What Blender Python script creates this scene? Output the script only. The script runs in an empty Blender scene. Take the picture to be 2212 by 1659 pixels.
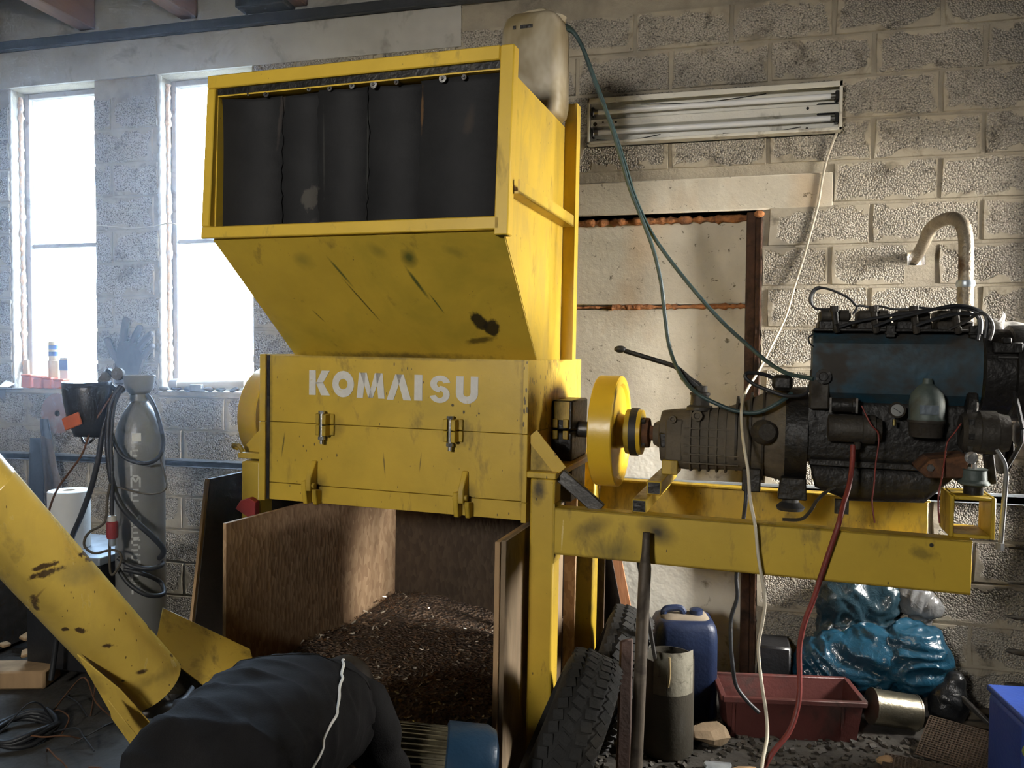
import bpy, math, random
from mathutils import Vector, Matrix, noise as mnoise
C = bpy.context.scene.collection
scene = bpy.context.scene
random.seed(7)
PI = math.pi
# ---------------------------------------------------------------- camera
cam_data = bpy.data.cameras.new('camera'); cam_data.sensor_width = 36.0; cam_data.lens = 36.0*1755/2212
cam_data.clip_start = .05
camera = bpy.data.objects.new('camera', cam_data); C.objects.link(camera)
_m = Matrix([[0.968944, -0.014755, 0.246841], [0.247206, 0.033154, -0.968396], [0.006105, 0.999341, 0.035772]]).to_4x4(); _m.translation = (0, -4.17, 1.63)
camera.matrix_world = _m
scene.camera = camera
# ---------------------------------------------------------------- daylight: overcast sky through the two windows, the open doorway and an unseen fill window
world = bpy.data.worlds.new('overcast_sky'); scene.world = world; world.use_nodes = True
bg = world.node_tree.nodes['Background']
bg.inputs['Color'].default_value = (1.0, .965, .90, 1); bg.inputs['Strength'].default_value = 150.0
def portal(name, loc, size, toward):
    l = bpy.data.lights.new(name, 'AREA'); l.shape = 'RECTANGLE'; l.size, l.size_y = size
    l.cycles.is_portal = True
    o = bpy.data.objects.new(name, l); C.objects.link(o); o.location = loc
    o.rotation_euler = Vector(toward).to_track_quat('-Z', 'Y').to_euler()
    return o
portal('window_portal', (-3.99, .27, 2.33), (.66, 1.9), (0, -1, 0))
portal('window_portal.001', (-2.915, .27, 2.33), (.66, 1.9), (0, -1, 0))
portal('doorway_portal', (2.87, -.70, 1.8), (.86, 1.8), (-1, 0, 0))
portal('fill_window_portal', (-1.6, -7.12, 2.65), (.80, .70), (0, 1, 0))  # unseen high window behind the camera, sized as front fill
vs = scene.view_settings
vs.view_transform = 'Standard'; vs.look = 'None'; vs.gamma = 1.0; vs.use_curve_mapping = False
vs.exposure = 0.0
scene.cycles.max_bounces = 6; scene.cycles.diffuse_bounces = 3; scene.cycles.transparent_max_bounces = 12
scene.cycles.use_denoising = True; scene.cycles.use_adaptive_sampling = True; scene.cycles.adaptive_threshold = .12; scene.cycles.adaptive_min_samples = 16; scene.cycles.sample_clamp_indirect = 6
scene.cycles.caustics_reflective = False; scene.cycles.caustics_refractive = False
# ---------------------------------------------------------------- helpers
ORG = {}
MO = Vector((-0.681,-1.326,0.000)); MR = Matrix([[0.99749, 0.069756, 0.012187], [-0.069751, 0.997564, -0.000852], [-0.012217, 0.0, 0.999925]])          # frame of the shredder: x along its length, y to the wall, z up
def m2w(p): return MO + MR @ Vector(p)
class MB:
    "collects shapes for one mesh"
    def __init__(s): s.v = []; s.f = []; s.s = []
    def add(s, vs, fs, smooth=False):
        n = len(s.v); s.v += [Vector(v) for v in vs]
        s.f += [[i+n for i in f] for f in fs]; s.s += [smooth]*len(fs); return s
    def box(s, lo, hi, M=None):
        (a,b,c),(d,e,f) = lo, hi
        vs = [Vector(p) for p in ((a,b,c),(d,b,c),(d,e,c),(a,e,c),(a,b,f),(d,b,f),(d,e,f),(a,e,f))]
        if M: vs = [M @ v for v in vs]
        return s.add(vs, [(3,2,1,0),(4,5,6,7),(0,1,5,4),(1,2,6,5),(2,3,7,6),(3,0,4,7)])
    def cbox(s, c, size, M=None):
        h = [v/2 for v in size]
        if M is None: M = Matrix()
        T = Matrix.Translation(c) @ M.to_4x4()
        return s.box([-v for v in h], h, T)
    def bar(s, p, q, w, h, up=(0,0,1)):
        "rectangular bar from p to q"
        p, q = Vector(p), Vector(q); d = (q-p); L = d.length; d.normalize(); up = Vector(up)
        sx = d.cross(up).normalized(); uz = sx.cross(d)
        M = Matrix((sx, d, uz)).transposed().to_4x4(); M.translation = p
        return s.box((-w/2, 0, -h/2), (w/2, L, h/2), M)
    def prism(s, poly, axis, a, b):
        "polygon in the two other axes, extruded along axis from a to b"
        n = len(poly)
        def mk(t):
            if axis == 'x': return [(t,)+tuple(p) for p in poly]
            if axis == 'y': return [(p[0], t, p[1]) for p in poly]
            return [(p[0], p[1], t) for p in poly]
        vs = mk(a)+mk(b)
        return s.add(vs, [list(range(n))[::-1], list(range(n, 2*n))]+[(i, (i+1)%n, n+(i+1)%n, n+i) for i in range(n)])
    def slab(s, quad, t):
        "quad of 3d points given thickness t along its normal"
        q = [Vector(p) for p in quad]; nn = (q[1]-q[0]).cross(q[-1]-q[0]).normalized()*t
        n = len(q); vs = q+[p+nn for p in q]
        return s.add(vs, [list(range(n))[::-1], list(range(n, 2*n))]+[(i, (i+1)%n, n+(i+1)%n, n+i) for i in range(n)])
    def rings(s, rings, close=True, caps=True, smooth=True):
        n = len(rings[0]); vs = [p for r in rings for p in r]; fs = []
        for k in range(len(rings)-1):
            for i in range(n if close else n-1):
                j = (i+1) % n
                fs.append((k*n+i, k*n+j, (k+1)*n+j, (k+1)*n+i))
        s.add(vs, fs, smooth)
        if caps and close:
            o = len(s.v)-len(vs)
            s.f += [[o+i for i in range(n)][::-1], [o+(len(rings)-1)*n+i for i in range(n)]]; s.s += [False, False]
        return s
    def revolve(s, prof, c, axis, n=24, caps=True, flat=()):
        "prof: list of (t along axis, radius)"
        c = Vector(c); ax = Vector(axis).normalized()
        e = Vector((0,0,1)) if abs(ax.z) < .9 else Vector((1,0,0))
        a = ax.cross(e).normalized(); b = ax.cross(a)
        return s.rings([[c+ax*t+(a*math.cos(2*PI*i/n)+b*math.sin(2*PI*i/n))*max(r, 1e-4) for i in range(n)] for t, r in prof], True, caps)
    def cyl(s, p, q, r, r2=None, n=16):
        p, q = Vector(p), Vector(q)
        return s.revolve([(0, r), ((q-p).length, r if r2 is None else r2)], p, q-p, n)
    def tube(s, pts, r, n=8, res=4, closed=False):
        pts = [Vector(p) for p in pts]; P = spline(pts, res) if res > 1 else pts
        R = r if callable(r) else (lambda t: r)
        up = None; rg = []
        for i, p in enumerate(P):
            d = (P[min(i+1, len(P)-1)]-P[max(i-1, 0)]).normalized()
            if up is None: up = d.orthogonal().normalized()
            else:
                up = up-d*up.dot(d)
                up = up.normalized() if up.length > 1e-6 else d.orthogonal().normalized()
            b = d.cross(up); rr = R(i/max(1, len(P)-1))
            rg.append([p+(up*math.cos(2*PI*k/n)+b*math.sin(2*PI*k/n))*rr for k in range(n)])
        return s.rings(rg)
    def sphere(s, c, r, n=12, m=8, sc=(1,1,1)):
        c = Vector(c)
        return s.rings([[c+Vector((r*sc[0]*math.sin(t)*math.cos(2*PI*i/n), r*sc[1]*math.sin(t)*math.sin(2*PI*i/n), -r*sc[2]*math.cos(t))) for i in range(n)]
                        for t in [max(.02, PI*k/m) if k < m else PI-.02 for k in range(m+1)]])
    def xf(s, M):
        s.v = [M @ v for v in s.v]; return s
    def build(s, name, mat, parent=None, bevel=0, ang=35, seg=1, raw=False):
        me = bpy.data.meshes.new(name)
        o0 = ORG.get(parent.name, Vector()) if parent is not None else Vector()
        me.from_pydata([v-o0 for v in s.v], [], s.f); me.update()
        me.polygons.foreach_set('use_smooth', [True]*len(me.polygons)); me.set_sharp_from_angle(angle=math.radians(ang))
        if mat: me.materials.append(mat)
        o = bpy.data.objects.new(name, me); C.objects.link(o)
        if parent is not None:
            o.parent = parent; ORG[o.name] = o0
        if bevel:
            b = o.modifiers.new('bevel', 'BEVEL'); b.width = bevel; b.segments = seg; b.limit_method = 'ANGLE'; b.angle_limit = math.radians(40)
        return o
def spline(P, res):
    out = []
    for i in range(len(P)-1):
        a, b, c, d = P[max(i-1, 0)], P[i], P[i+1], P[min(i+2, len(P)-1)]
        for k in range(res):
            t = k/res
            out.append(.5*((2*b)+(c-a)*t+(2*a-5*b+4*c-d)*t*t+(3*b-a-3*c+d)*t*t*t))
    return out+[P[-1]]
def tag(o, label, cat, group=None):
    o['label'] = label; o['category'] = cat
    if group: o['group'] = group
    return o
def thing(name, label, cat, org=(0,0,0), machine=False, group=None):
    "an Empty at the thing's base; its parts are written in room (or shredder) coordinates"
    o = bpy.data.objects.new(name, None); C.objects.link(o); o.empty_display_size = .1
    tag(o, label, cat, group); ORG[o.name] = Vector(org)
    if machine:
        M4 = MR.to_4x4(); M4.translation = m2w(org); o.matrix_world = M4
    else: o.location = org
    return o
def settle(o, org):
    "put a one-mesh thing's origin at org"
    org = Vector(org); o.data.transform(Matrix.Translation(-org)); o.location = org; return o
def struct(o, group=None): o['kind'] = 'structure'; return o
def dup(root, loc=None, rot=None, label=None):
    r = root.copy(); C.objects.link(r); ORG[r.name] = Vector(ORG.get(root.name, Vector()))
    if loc is not None: r.location = loc
    if rot is not None: r.rotation_euler = rot
    if label: r['label'] = label
    for ch in list(root.children):
        c = ch.copy(); C.objects.link(c); c.parent = r
        for g in list(ch.children):
            d = g.copy(); C.objects.link(d); d.parent = c
    return r
# ---------------------------------------------------------------- materials
def ramp(nt, fac, stops, interp='LINEAR'):
    n = nt.nodes.new('ShaderNodeValToRGB'); nt.links.new(fac, n.inputs[0]); cr = n.color_ramp; cr.interpolation = interp
    while len(cr.elements) > 1: cr.elements.remove(cr.elements[-1])
    for i, (p, c) in enumerate(stops):
        e = cr.elements[0] if i == 0 else cr.elements.new(p)
        e.position = p; e.color = tuple(c)+(1,) if len(c) == 3 else c
    return n.outputs[0]
def tex_noise(nt, scale, detail=4, rough=.6, vec=None, dist=0):
    n = nt.nodes.new('ShaderNodeTexNoise'); n.inputs['Scale'].default_value = scale; n.inputs['Detail'].default_value = detail
    n.inputs['Roughness'].default_value = rough; n.inputs['Distortion'].default_value = dist
    if vec: nt.links.new(vec, n.inputs['Vector'])
    return n.outputs['Fac']
def mixc(nt, fac, a, b, mode='MIX'):
    n = nt.nodes.new('ShaderNodeMix'); n.data_type = 'RGBA'; n.blend_type = mode
    for s, v in (('Factor', fac), ('A', a), ('B', b)):
        i = [k for k in n.inputs if k.name == s and (k.type == ('VALUE' if s == 'Factor' else 'RGBA'))][0]
        if isinstance(v, (int, float)): i.default_value = v
        elif isinstance(v, (tuple, list)): i.default_value = tuple(v)+((1,) if len(v) == 3 else ())
        else: nt.links.new(v, i)
    return [k for k in n.outputs if k.type == 'RGBA'][0]
def math_(nt, op, a, b=0, c=None, clamp=False):
    n = nt.nodes.new('ShaderNodeMath'); n.operation = op; n.use_clamp = clamp
    for i, v in enumerate((a, b) if c is None else (a, b, c)):
        if isinstance(v, (int, float)): n.inputs[i].default_value = v
        else: nt.links.new(v, n.inputs[i])
    return n.outputs[0]
def coords(nt, kind='Object', scale=None):
    t = nt.nodes.new('ShaderNodeTexCoord').outputs[kind]
    if scale:
        m = nt.nodes.new('ShaderNodeMapping'); m.inputs['Scale'].default_value = scale; nt.links.new(t, m.inputs[0]); t = m.outputs[0]
    return t
def newmat(name):
    m = bpy.data.materials.new(name); m.use_nodes = True; nt = m.node_tree
    return m, nt, nt.nodes['Principled BSDF']
def bump(nt, b, h, strength, dist=.01):
    n = nt.nodes.new('ShaderNodeBump'); n.inputs['Strength'].default_value = strength; n.inputs['Distance'].default_value = dist
    nt.links.new(h, n.inputs['Height']); nt.links.new(n.outputs[0], b.inputs['Normal'])
def simple(name, col, rough=.6, metal=0., var=.25, scale=6., dirt=None, dscale=5., damt=.5, bmp=.15, bscale=60., stretch=None, coat=0, spec=.5):
    "painted, metal, plastic or cloth surface with tone variation, grime patches and fine relief"
    m, nt, b = newmat(name); v = coords(nt, 'Object', stretch)
    n1 = tex_noise(nt, scale, 3, .6, v)
    c = ramp(nt, n1, [(.3, [x*(1-var) for x in col]), (.7, [min(1, x*(1+var*.5)) for x in col])])
    if dirt:
        n2 = tex_noise(nt, dscale, 4, .68, v, .4)
        mask = ramp(nt, n2, [(.72-damt*.42, (0,0,0)), (.82-damt*.3, (1,1,1))])
        c = mixc(nt, mask, c, dirt)
        r = ramp(nt, mask, [(0, (rough,)*3), (1, (min(1, rough+.3),)*3)]); nt.links.new(r, b.inputs['Roughness'])
    else: b.inputs['Roughness'].default_value = rough
    nt.links.new(c, b.inputs['Base Color']); b.inputs['Metallic'].default_value = metal
    b.inputs['Specular IOR Level'].default_value = spec
    if coat: b.inputs['Coat Weight'].default_value = coat
    if bmp: bump(nt, b, tex_noise(nt, bscale, 2, .6, v), bmp)
    return m
def stain(nt, c, v, loc, scl, rot, col, edge=.6, wob=.5, amt=.9, nscale=9.):
    "one mark with a shape of its own: a ragged ellipsoid patch in object space"
    mp = nt.nodes.new('ShaderNodeMapping'); mp.vector_type = 'TEXTURE'; nt.links.new(v, mp.inputs[0])
    mp.inputs['Location'].default_value = loc; mp.inputs['Rotation'].default_value = rot; mp.inputs['Scale'].default_value = scl
    ln = nt.nodes.new('ShaderNodeVectorMath'); ln.operation = 'LENGTH'; nt.links.new(mp.outputs[0], ln.inputs[0])
    d = math_(nt, 'ADD', ln.outputs['Value'], math_(nt, 'MULTIPLY', math_(nt, 'SUBTRACT', tex_noise(nt, nscale, 3, .7, v), .5), wob*2))
    k = ramp(nt, d, [(max(0, 1-edge), (amt,)*3), (1.0, (0,0,0))])
    return mixc(nt, k, c, col)
def yellow_paint(name, col, speck=.5, grime=.35, green=0., smear=0., rough=.42, stains=()):
    "worn machine paint: soft smears, dark specks and chips, brown grime"
    m, nt, b = newmat(name); v = coords(nt); vs_ = coords(nt, 'Object', (2.2, 2.2, .8))
    c = ramp(nt, tex_noise(nt, 3.5, 4, .6, v), [(.3, [x*.8 for x in col]), (.7, col)])
    if smear:
        k = ramp(nt, tex_noise(nt, 5, 6, .62, vs_, .8), [(.46, (0,0,0)), (.62, (smear,)*3)])
        c = mixc(nt, k, c, (.36, .25, .07))
    if green:
        k = ramp(nt, tex_noise(nt, 2.4, 6, .6, v, .5), [(.48, (0,0,0)), (.7, (green,)*3)])
        c = mixc(nt, k, c, (.16, .17, .02))
    k = ramp(nt, tex_noise(nt, 4.2, 5, .7, vs_, .3), [(.66-grime*.3, (0,0,0)), (.86-grime*.3, (.85,)*3)])
    c = mixc(nt, k, c, (.07, .05, .02))
    # specks: small voronoi cells masked by a larger noise
    vo = nt.nodes.new('ShaderNodeTexVoronoi'); vo.inputs['Scale'].default_value = 26; vo.inputs['Randomness'].default_value = 1; nt.links.new(vs_, vo.inputs['Vector'])
    d = math_(nt, 'ADD', vo.outputs['Distance'], math_(nt, 'MULTIPLY', tex_noise(nt, 9, 4, .6, v), -.55))
    if speck:
        d2 = math_(nt, 'LESS_THAN', d, -.30+.16*speck)
        c = mixc(nt, math_(nt, 'MULTIPLY', d2, .85), c, (.05, .035, .02))
    for st_ in stains: c = stain(nt, c, v, *st_)
    nt.links.new(c, b.inputs['Base Color'])
    r = ramp(nt, k, [(0, (rough,)*3), (1, (.8,)*3)]); nt.links.new(r, b.inputs['Roughness'])
    bump(nt, b, tex_noise(nt, 40, 5, .6, v), .06)
    return m
YEL = (.70, .46, .045)
MT = {}
MT['yellow'] = yellow_paint('yellow_paint', YEL, .35, .25)
MT['yellow_side'] = yellow_paint('yellow_paint_smeared', (.66, .44, .04), .35, .12, smear=.40)
SO = Vector((-.55, .4, 0))                            # object origin of the shredder's parts
def so(p): return tuple(Vector(p)-SO)
GRN, SOOT = (.035, .06, .018), (.012, .010, .008)
GR2 = (.09, .065, .018)
MT['yellow_body'] = yellow_paint('yellow_paint_body', (.60, .395, .04), .45, .24, green=.25, stains=[
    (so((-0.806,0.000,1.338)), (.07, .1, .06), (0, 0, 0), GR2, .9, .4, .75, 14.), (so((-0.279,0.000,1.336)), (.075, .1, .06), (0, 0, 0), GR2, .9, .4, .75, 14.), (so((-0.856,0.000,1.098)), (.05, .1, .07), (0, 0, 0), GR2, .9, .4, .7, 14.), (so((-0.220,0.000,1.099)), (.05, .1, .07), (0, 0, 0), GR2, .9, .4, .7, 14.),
    (so((-1.086,0.000,1.363)), (.016, .1, .40), (0, 0, 0), (.10, .075, .02), .9, .6, .8, 26.), (so((-1.023,0.000,1.254)), (.004, .05, .06), (0, .15, 0), (.05, .04, .015), .6, .4, .85, 30.), (so((-0.573,0.000,1.198)), (.003, .05, .05), (0, -.1, 0), (.07, .05, .02), .6, .5, .8, 30.), (so((-0.422,0.000,1.216)), (.003, .05, .045), (0, .1, 0), (.07, .05, .02), .6, .5, .7, 30.),
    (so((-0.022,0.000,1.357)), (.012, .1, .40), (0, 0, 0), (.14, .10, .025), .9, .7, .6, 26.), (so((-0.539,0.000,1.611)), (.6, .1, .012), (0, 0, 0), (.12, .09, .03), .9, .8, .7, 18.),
    (so((-0.294,0.000,1.439)), (.006, .05, .006), (0, 0, 0), SOOT, .3, .6, .9, 60.), (so((-0.249,0.000,1.415)), (.005, .05, .007), (0, 0, 0), SOOT, .3, .6, .9, 60.), (so((-0.189,0.000,1.412)), (.005, .05, .005), (0, 0, 0), SOOT, .3, .6, .9, 60.), (so((0.043,0.000,1.152)), (.035, .1, .07), (0, 0, 0), SOOT, .8, .5, .9, 20.)])
CH = lambda px, py: None
MT['yellow_chute'] = yellow_paint('yellow_paint_greasy', (.54, .365, .04), .2, .2, green=.4, stains=[
    (so((-0.180,-0.039,1.755)), (.030, .06, .050), (0, -.45, 0), SOOT, .3, .7, .95, 20.), (so((-0.141,-0.011,1.726)), (.035, .06, .040), (0, .4, 0), SOOT, .3, .8, .95, 20.), (so((-0.196,0.033,1.681)), (.075, .05, .014), (0, -.15, 0), SOOT, .5, .5, .75, 24.),
    (so((-0.363,-0.237,1.960)), (.035, .06, .045), (0, .3, 0), GRN, .8, .4, .85, 16.), (so((-0.369,-0.159,1.880)), (.009, .10, .075), (0, -.42, 0), GRN, .6, .3, .9, 20.),
    (so((-0.656,-0.199,1.921)), (.007, .10, .075), (0, -.48, 0), GRN, .6, .3, .85, 20.), (so((-0.615,-0.101,1.819)), (.004, .14, .13), (0, -.50, 0), (.05, .045, .01), .5, .2, .9, 20.),
    (so((-0.321,-0.092,1.810)), (.004, .08, .05), (0, -.45, 0), GRN, .5, .2, .85, 20.), (so((-0.832,-0.049,1.766)), (.0035, .06, .035), (0, -.6, 0), (.06, .05, .01), .5, .2, .8, 20.),
    (so((-0.476,-0.260,1.983)), (.04, .06, .03), (0, .5, 0), GRN, .8, .6, .4), (so((-0.785,-0.237,1.960)), (.05, .06, .04), (0, .5, 0), GRN, .8, .6, .4), (so((-0.188,-0.248,1.971)), (.06, .06, .02), (0, .2, 0), GRN, .8, .8, .35, 22.), (so((-0.587,0.094,1.618)), (.5, .05, .018), (0, 0, 0), (.06, .045, .02), .9, .8, .8, 22.)])
MT['yellow_chipped'] = yellow_paint('yellow_paint_chipped', (.70, .47, .06), 1.35, .46)
MT['yellow_clean'] = yellow_paint('yellow_paint_fresh', (.78, .50, .035), 0, .02, rough=.3)
MT['yellow_dirty_shade'] = yellow_paint('yellow_paint_dirty_shade', (.48, .32, .025), .5, .60)  # grimy parts; on the rear rail its darker yellow stands for shade
MT['yellow_rail'] = yellow_paint('yellow_paint_rail', (.58, .39, .035), .35, .30, stains=[
    (so((0.472,0.000,1.030)), (.085, .2, .055), (0, .5, 0), SOOT, .9, .35, .93), (so((0.245,0.000,1.026)), (.10, .2, .04), (0, -.5, 0), SOOT, .95, .4, .6), (so((0.337,0.000,0.953)), (.10, .2, .06), (0, 0, 0), (.09, .075, .015), .9, .5, .6),
    (so((0.136,0.000,0.992)), (.004, .1, .06), (0, .05, 0), (.75, .6, .25), .5, .9, .7, 60.), (so((0.626,0.000,1.101)), (.005, .05, .005), (0, 0, 0), SOOT, .2, .1, 1),
    (so((1.291,0.000,1.035)), (.05, .1, .03), (0, .3, 0), (.10, .075, .015), .7, .9, .6, 22.), (so((1.319,0.000,1.063)), (.008, .05, .008), (0, 0, 0), SOOT, .3, .3, 1)])
AO = Vector((-1.706, -2.02, 0))
def ao(p): return tuple(Vector(p)-AO)
BRN = (.05, .028, .018)
MT['yellow_auger'] = yellow_paint('yellow_paint_auger', (.66, .455, .085), .55, .20, smear=.25, rough=.26, stains=[
    (ao((-1.753,-2.295,1.034)), (.035, .16, .012), (0, -.35, 0), BRN, .25, .8, .95, 30.), (ao((-1.745,-2.292,1.056)), (.022, .16, .010), (0, -.3, 0), BRN, .25, .8, .95, 34.), (ao((-1.707,-2.284,1.017)), (.05, .16, .04), (0, .6, 0), (.20, .17, .08), .9, .6, .6, 14.),
    (ao((-1.790,-2.328,0.952)), (.012, .16, .035), (0, .3, 0), BRN, .4, .9, .9, 40.), (ao((-1.781,-2.305,0.965)), (.004, .16, .05), (0, .78, 0), (.16, .09, .03), .5, .3, .8, 30.),
    (ao((-1.756,-2.240,0.859)), (.012, .16, .008), (0, 0, 0), BRN, .3, .8, .95, 40.), (ao((-1.724,-2.201,0.850)), (.014, .16, .012), (0, .4, 0), BRN, .3, .9, .95, 40.), (ao((-1.684,-2.111,0.788)), (.014, .16, .010), (0, .4, 0), BRN, .3, .9, .95, 40.),
    (ao((-1.648,-2.064,0.684)), (.010, .16, .010), (0, 0, 0), BRN, .4, .3, .95, 40.), (ao((-1.685,-2.085,0.665)), (.006, .16, .006), (0, 0, 0), BRN, .4, .3, .95, 40.), (ao((-1.735,-2.148,0.681)), (.06, .16, .05), (0, .5, 0), (.10, .075, .03), .9, .7, .7, 14.), (ao((-1.647,-2.045,0.644)), (.05, .16, .03), (0, -.5, 0), (.10, .08, .03), .9, .7, .6, 14.)])
MT['rubber'] = simple('black_rubber', (.016, .016, .017), .6, 0, .4, 5, (.06, .05, .045), 4, .25, .2, 30)
MT['black_grease_gap'] = simple('black_grease_gap', (.012, .010, .008), .45, .2, .5, 12, (.05, .04, .02), 8, .4, .4, 40)  # grease on the bearings; also paints in dark gaps and tube openings
MT['steel'] = simple('bare_steel', (.45, .44, .42), .35, 1, .25, 20, (.2, .13, .08), 12, .3)
MT['dark_steel'] = simple('dark_steel', (.10, .095, .09), .45, .8, .3, 14, (.10, .06, .03), 9, .4)
MT['galv'] = simple('galvanised_steel', (.50, .55, .60), .38, .7, .2, 18, bmp=.05)
MT['rust'] = simple('rusty_steel', (.10, .045, .022), .85, .2, .5, 18, (.18, .08, .035), 14, .6, .5, 50)
MT['white_letter'] = simple('worn_white_vinyl', (.62, .60, .56), .5, 0, .1, 30, (.45, .33, .06), 30, .18, .05)
MT['concrete'] = simple('smooth_concrete', (.46, .42, .34), .9, 0, .22, 3, (.22, .20, .17), 5, .32, .35, 35)

# ================================================================ THE ROOM
WX0, WX1, CEIL = -5.0, 1.75, 3.86
HOLE = (.850, .928, 2.062, 2.132)                     # hole knocked through for the exhaust
WIN = [(-4.300, -3.672), (-3.225, -2.604)]; WZ = (1.40, 3.262)
DOOR = (-1.25, .192, 0.0, 2.345)
LINT = (-1.55, .515, 2.345, 2.512)
m, nt, b = newmat('mortar'); v = coords(nt)
n1 = tex_noise(nt, 2.2, 4, .65, v, .3)
c = ramp(nt, n1, [(.30, (.21, .185, .15)), (.50, (.37, .325, .25)), (.72, (.48, .43, .33))])
nt.links.new(c, b.inputs['Base Color']); b.inputs['Roughness'].default_value = .95
bump(nt, b, tex_noise(nt, 45, 3, .7, v), .5, .012); MT['mortar'] = m
# aggregate block: pebbly open surface, mortar smeared over its edges in irregular tongues
m, nt, b = newmat('aggregate_block')
g = coords(nt, 'UV'); ob = coords(nt, 'Object')
info = nt.nodes.new('ShaderNodeObjectInfo')
off = nt.nodes.new('ShaderNodeVectorMath'); off.operation = 'ADD'; nt.links.new(ob, off.inputs[0]); nt.links.new(info.outputs['Location'], off.inputs[1]); pv = off.outputs[0]
sep = nt.nodes.new('ShaderNodeSeparateXYZ'); nt.links.new(g, sep.inputs[0])
ex = math_(nt, 'MULTIPLY', math_(nt, 'MINIMUM', sep.outputs[0], math_(nt, 'SUBTRACT', 1.0, sep.outputs[0])), .455)
ez = math_(nt, 'MULTIPLY', math_(nt, 'MINIMUM', sep.outputs[1], math_(nt, 'SUBTRACT', 1.0, sep.outputs[1])), .185)
ed = math_(nt, 'MINIMUM', ex, ez)
ed = math_(nt, 'SUBTRACT', ed, math_(nt, 'MULTIPLY', math_(nt, 'SUBTRACT', tex_noise(nt, 5.5, 4, .65, pv, .4), .47), .20))
smear = ramp(nt, ed, [(.004, (1,1,1)), (.016, (0,0,0))])
vo = nt.nodes.new('ShaderNodeTexVoronoi'); vo.inputs['Scale'].default_value = 125; nt.links.new(pv, vo.inputs['Vector'])
peb = ramp(nt, vo.outputs['Distance'], [(.30, (.62, .575, .50)), (.60, (.44, .405, .35)), (.86, (.13, .12, .105))])
tone = ramp(nt, tex_noise(nt, 1.1, 5, .6, pv), [(.3, (.50, .50, .51)), (.65, (.92, .90, .86))])
peb = mixc(nt, 1.0, peb, tone, 'MULTIPLY')
mort = ramp(nt, tex_noise(nt, 2.2, 4, .65, pv, .3), [(.3, (.21, .185, .15)), (.5, (.37, .325, .25)), (.72, (.48, .43, .33))])
soot = ramp(nt, tex_noise(nt, 7, 4, .7, pv, .6), [(.54, (1,1,1)), (.70, (.40, .39, .38))])
c = mixc(nt, 1.0, mixc(nt, smear, peb, mort), soot, 'MULTIPLY')
nt.links.new(c, b.inputs['Base Color']); b.inputs['Roughness'].default_value = .95
hb = mixc(nt, smear, ramp(nt, vo.outputs['Distance'], [(.1, (1,1,1)), (.7, (0,0,0))]), ramp(nt, tex_noise(nt, 30, 2, .65, pv), [(0, (.7,)*3), (1, (1,1,1))]))
bump(nt, b, hb, .9, .008); MT['block'] = m
# infill concrete with trowel specks and dark pits
m, nt, b = newmat('infill_concrete'); v = coords(nt)
c = ramp(nt, tex_noise(nt, 2.0, 7, .62, v, .2), [(.3, (.46, .415, .33)), (.55, (.62, .565, .455)), (.75, (.72, .67, .555))])
pits = ramp(nt, tex_noise(nt, 26, 5, .75, v, .5), [(.62, (1,1,1)), (.67, (.28, .26, .23))])
rs = ramp(nt, tex_noise(nt, 1.6, 4, .55, coords(nt, 'Object', (1, 1, .6))), [(.55, (1,1,1)), (.72, (1.0, .80, .62))])
nt.links.new(mixc(nt, 1.0, mixc(nt, 1.0, c, pits, 'MULTIPLY'), rs, 'MULTIPLY'), b.inputs['Base Color']); b.inputs['Roughness'].default_value = .9
bump(nt, b, tex_noise(nt, 30, 3, .7, v), .3); MT['infill'] = m
MT['infill_white'] = simple('flaking_whitewash', (.80, .76, .66), .9, 0, .12, 3, (.34, .29, .22), 9, .28, .4, 26)
MT['foam'] = simple('orange_foam', (.42, .17, .06), .9, 0, .5, 30, (.14, .06, .03), 14, .5, .9, 40)
MT['jamb'] = simple('rusty_jamb', (.085, .04, .022), .8, .2, .4, 14, (.03, .02, .015), 8, .5, .4, 40)
MT['plaster'] = simple('dirty_whitewash', (.50, .485, .44), .95, 0, .2, 3, (.28, .26, .23), 4, .4, .3, 30)
MT['ceilboard'] = simple('ceiling_boards', (.40, .37, .32), .9, 0, .2, 3, (.24, .2, .17), 5, .3)
MT['joist'] = simple('brown_joist', (.17, .10, .07), .8, 0, .35, 6, (.10, .05, .035), 6, .4, .3, 40, (1, .2, 1))
MT['beam'] = simple('dark_blue_beam', (.045, .05, .058), .5, .3, .3, 8)
MT['floor'] = simple('grimy_concrete_floor', (.052, .046, .038), .8, 0, .4, 3, (.02, .017, .014), 3, .5, .6, 25)
MT['shell'] = simple('room_plaster', (.20, .185, .16), .9, 0, .2, 3)
# ---- back wall: mortar body with openings, its blocks laid on it
w = MB()
def solid(x0, x1, z0, z1, y0=.006, y1=.26): w.box((x0, y0, z0), (x1, y1, z1))
xs = [WX0]+[q for a in WIN for q in a]+[WX1]
solid(WX0, DOOR[0], 0, WZ[0]); solid(DOOR[1], WX1, 0, WZ[0])
solid(DOOR[0], DOOR[1], DOOR[3], WZ[1])
solid(WX0, WIN[0][0], WZ[0], WZ[1]); solid(WIN[0][1], WIN[1][0], WZ[0], WZ[1]); solid(WIN[1][1], DOOR[0], WZ[0], WZ[1]); 
for q in ((DOOR[1], HOLE[0], WZ[0], WZ[1]), (HOLE[1], WX1, WZ[0], WZ[1]), (HOLE[0], HOLE[1], WZ[0], HOLE[2]), (HOLE[0], HOLE[1], HOLE[3], WZ[1])): solid(*q)
solid(WX0, WX1, WZ[1], CEIL)
wall_back = struct(w.build('wall_back', MT['mortar']))
BH = .185
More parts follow.
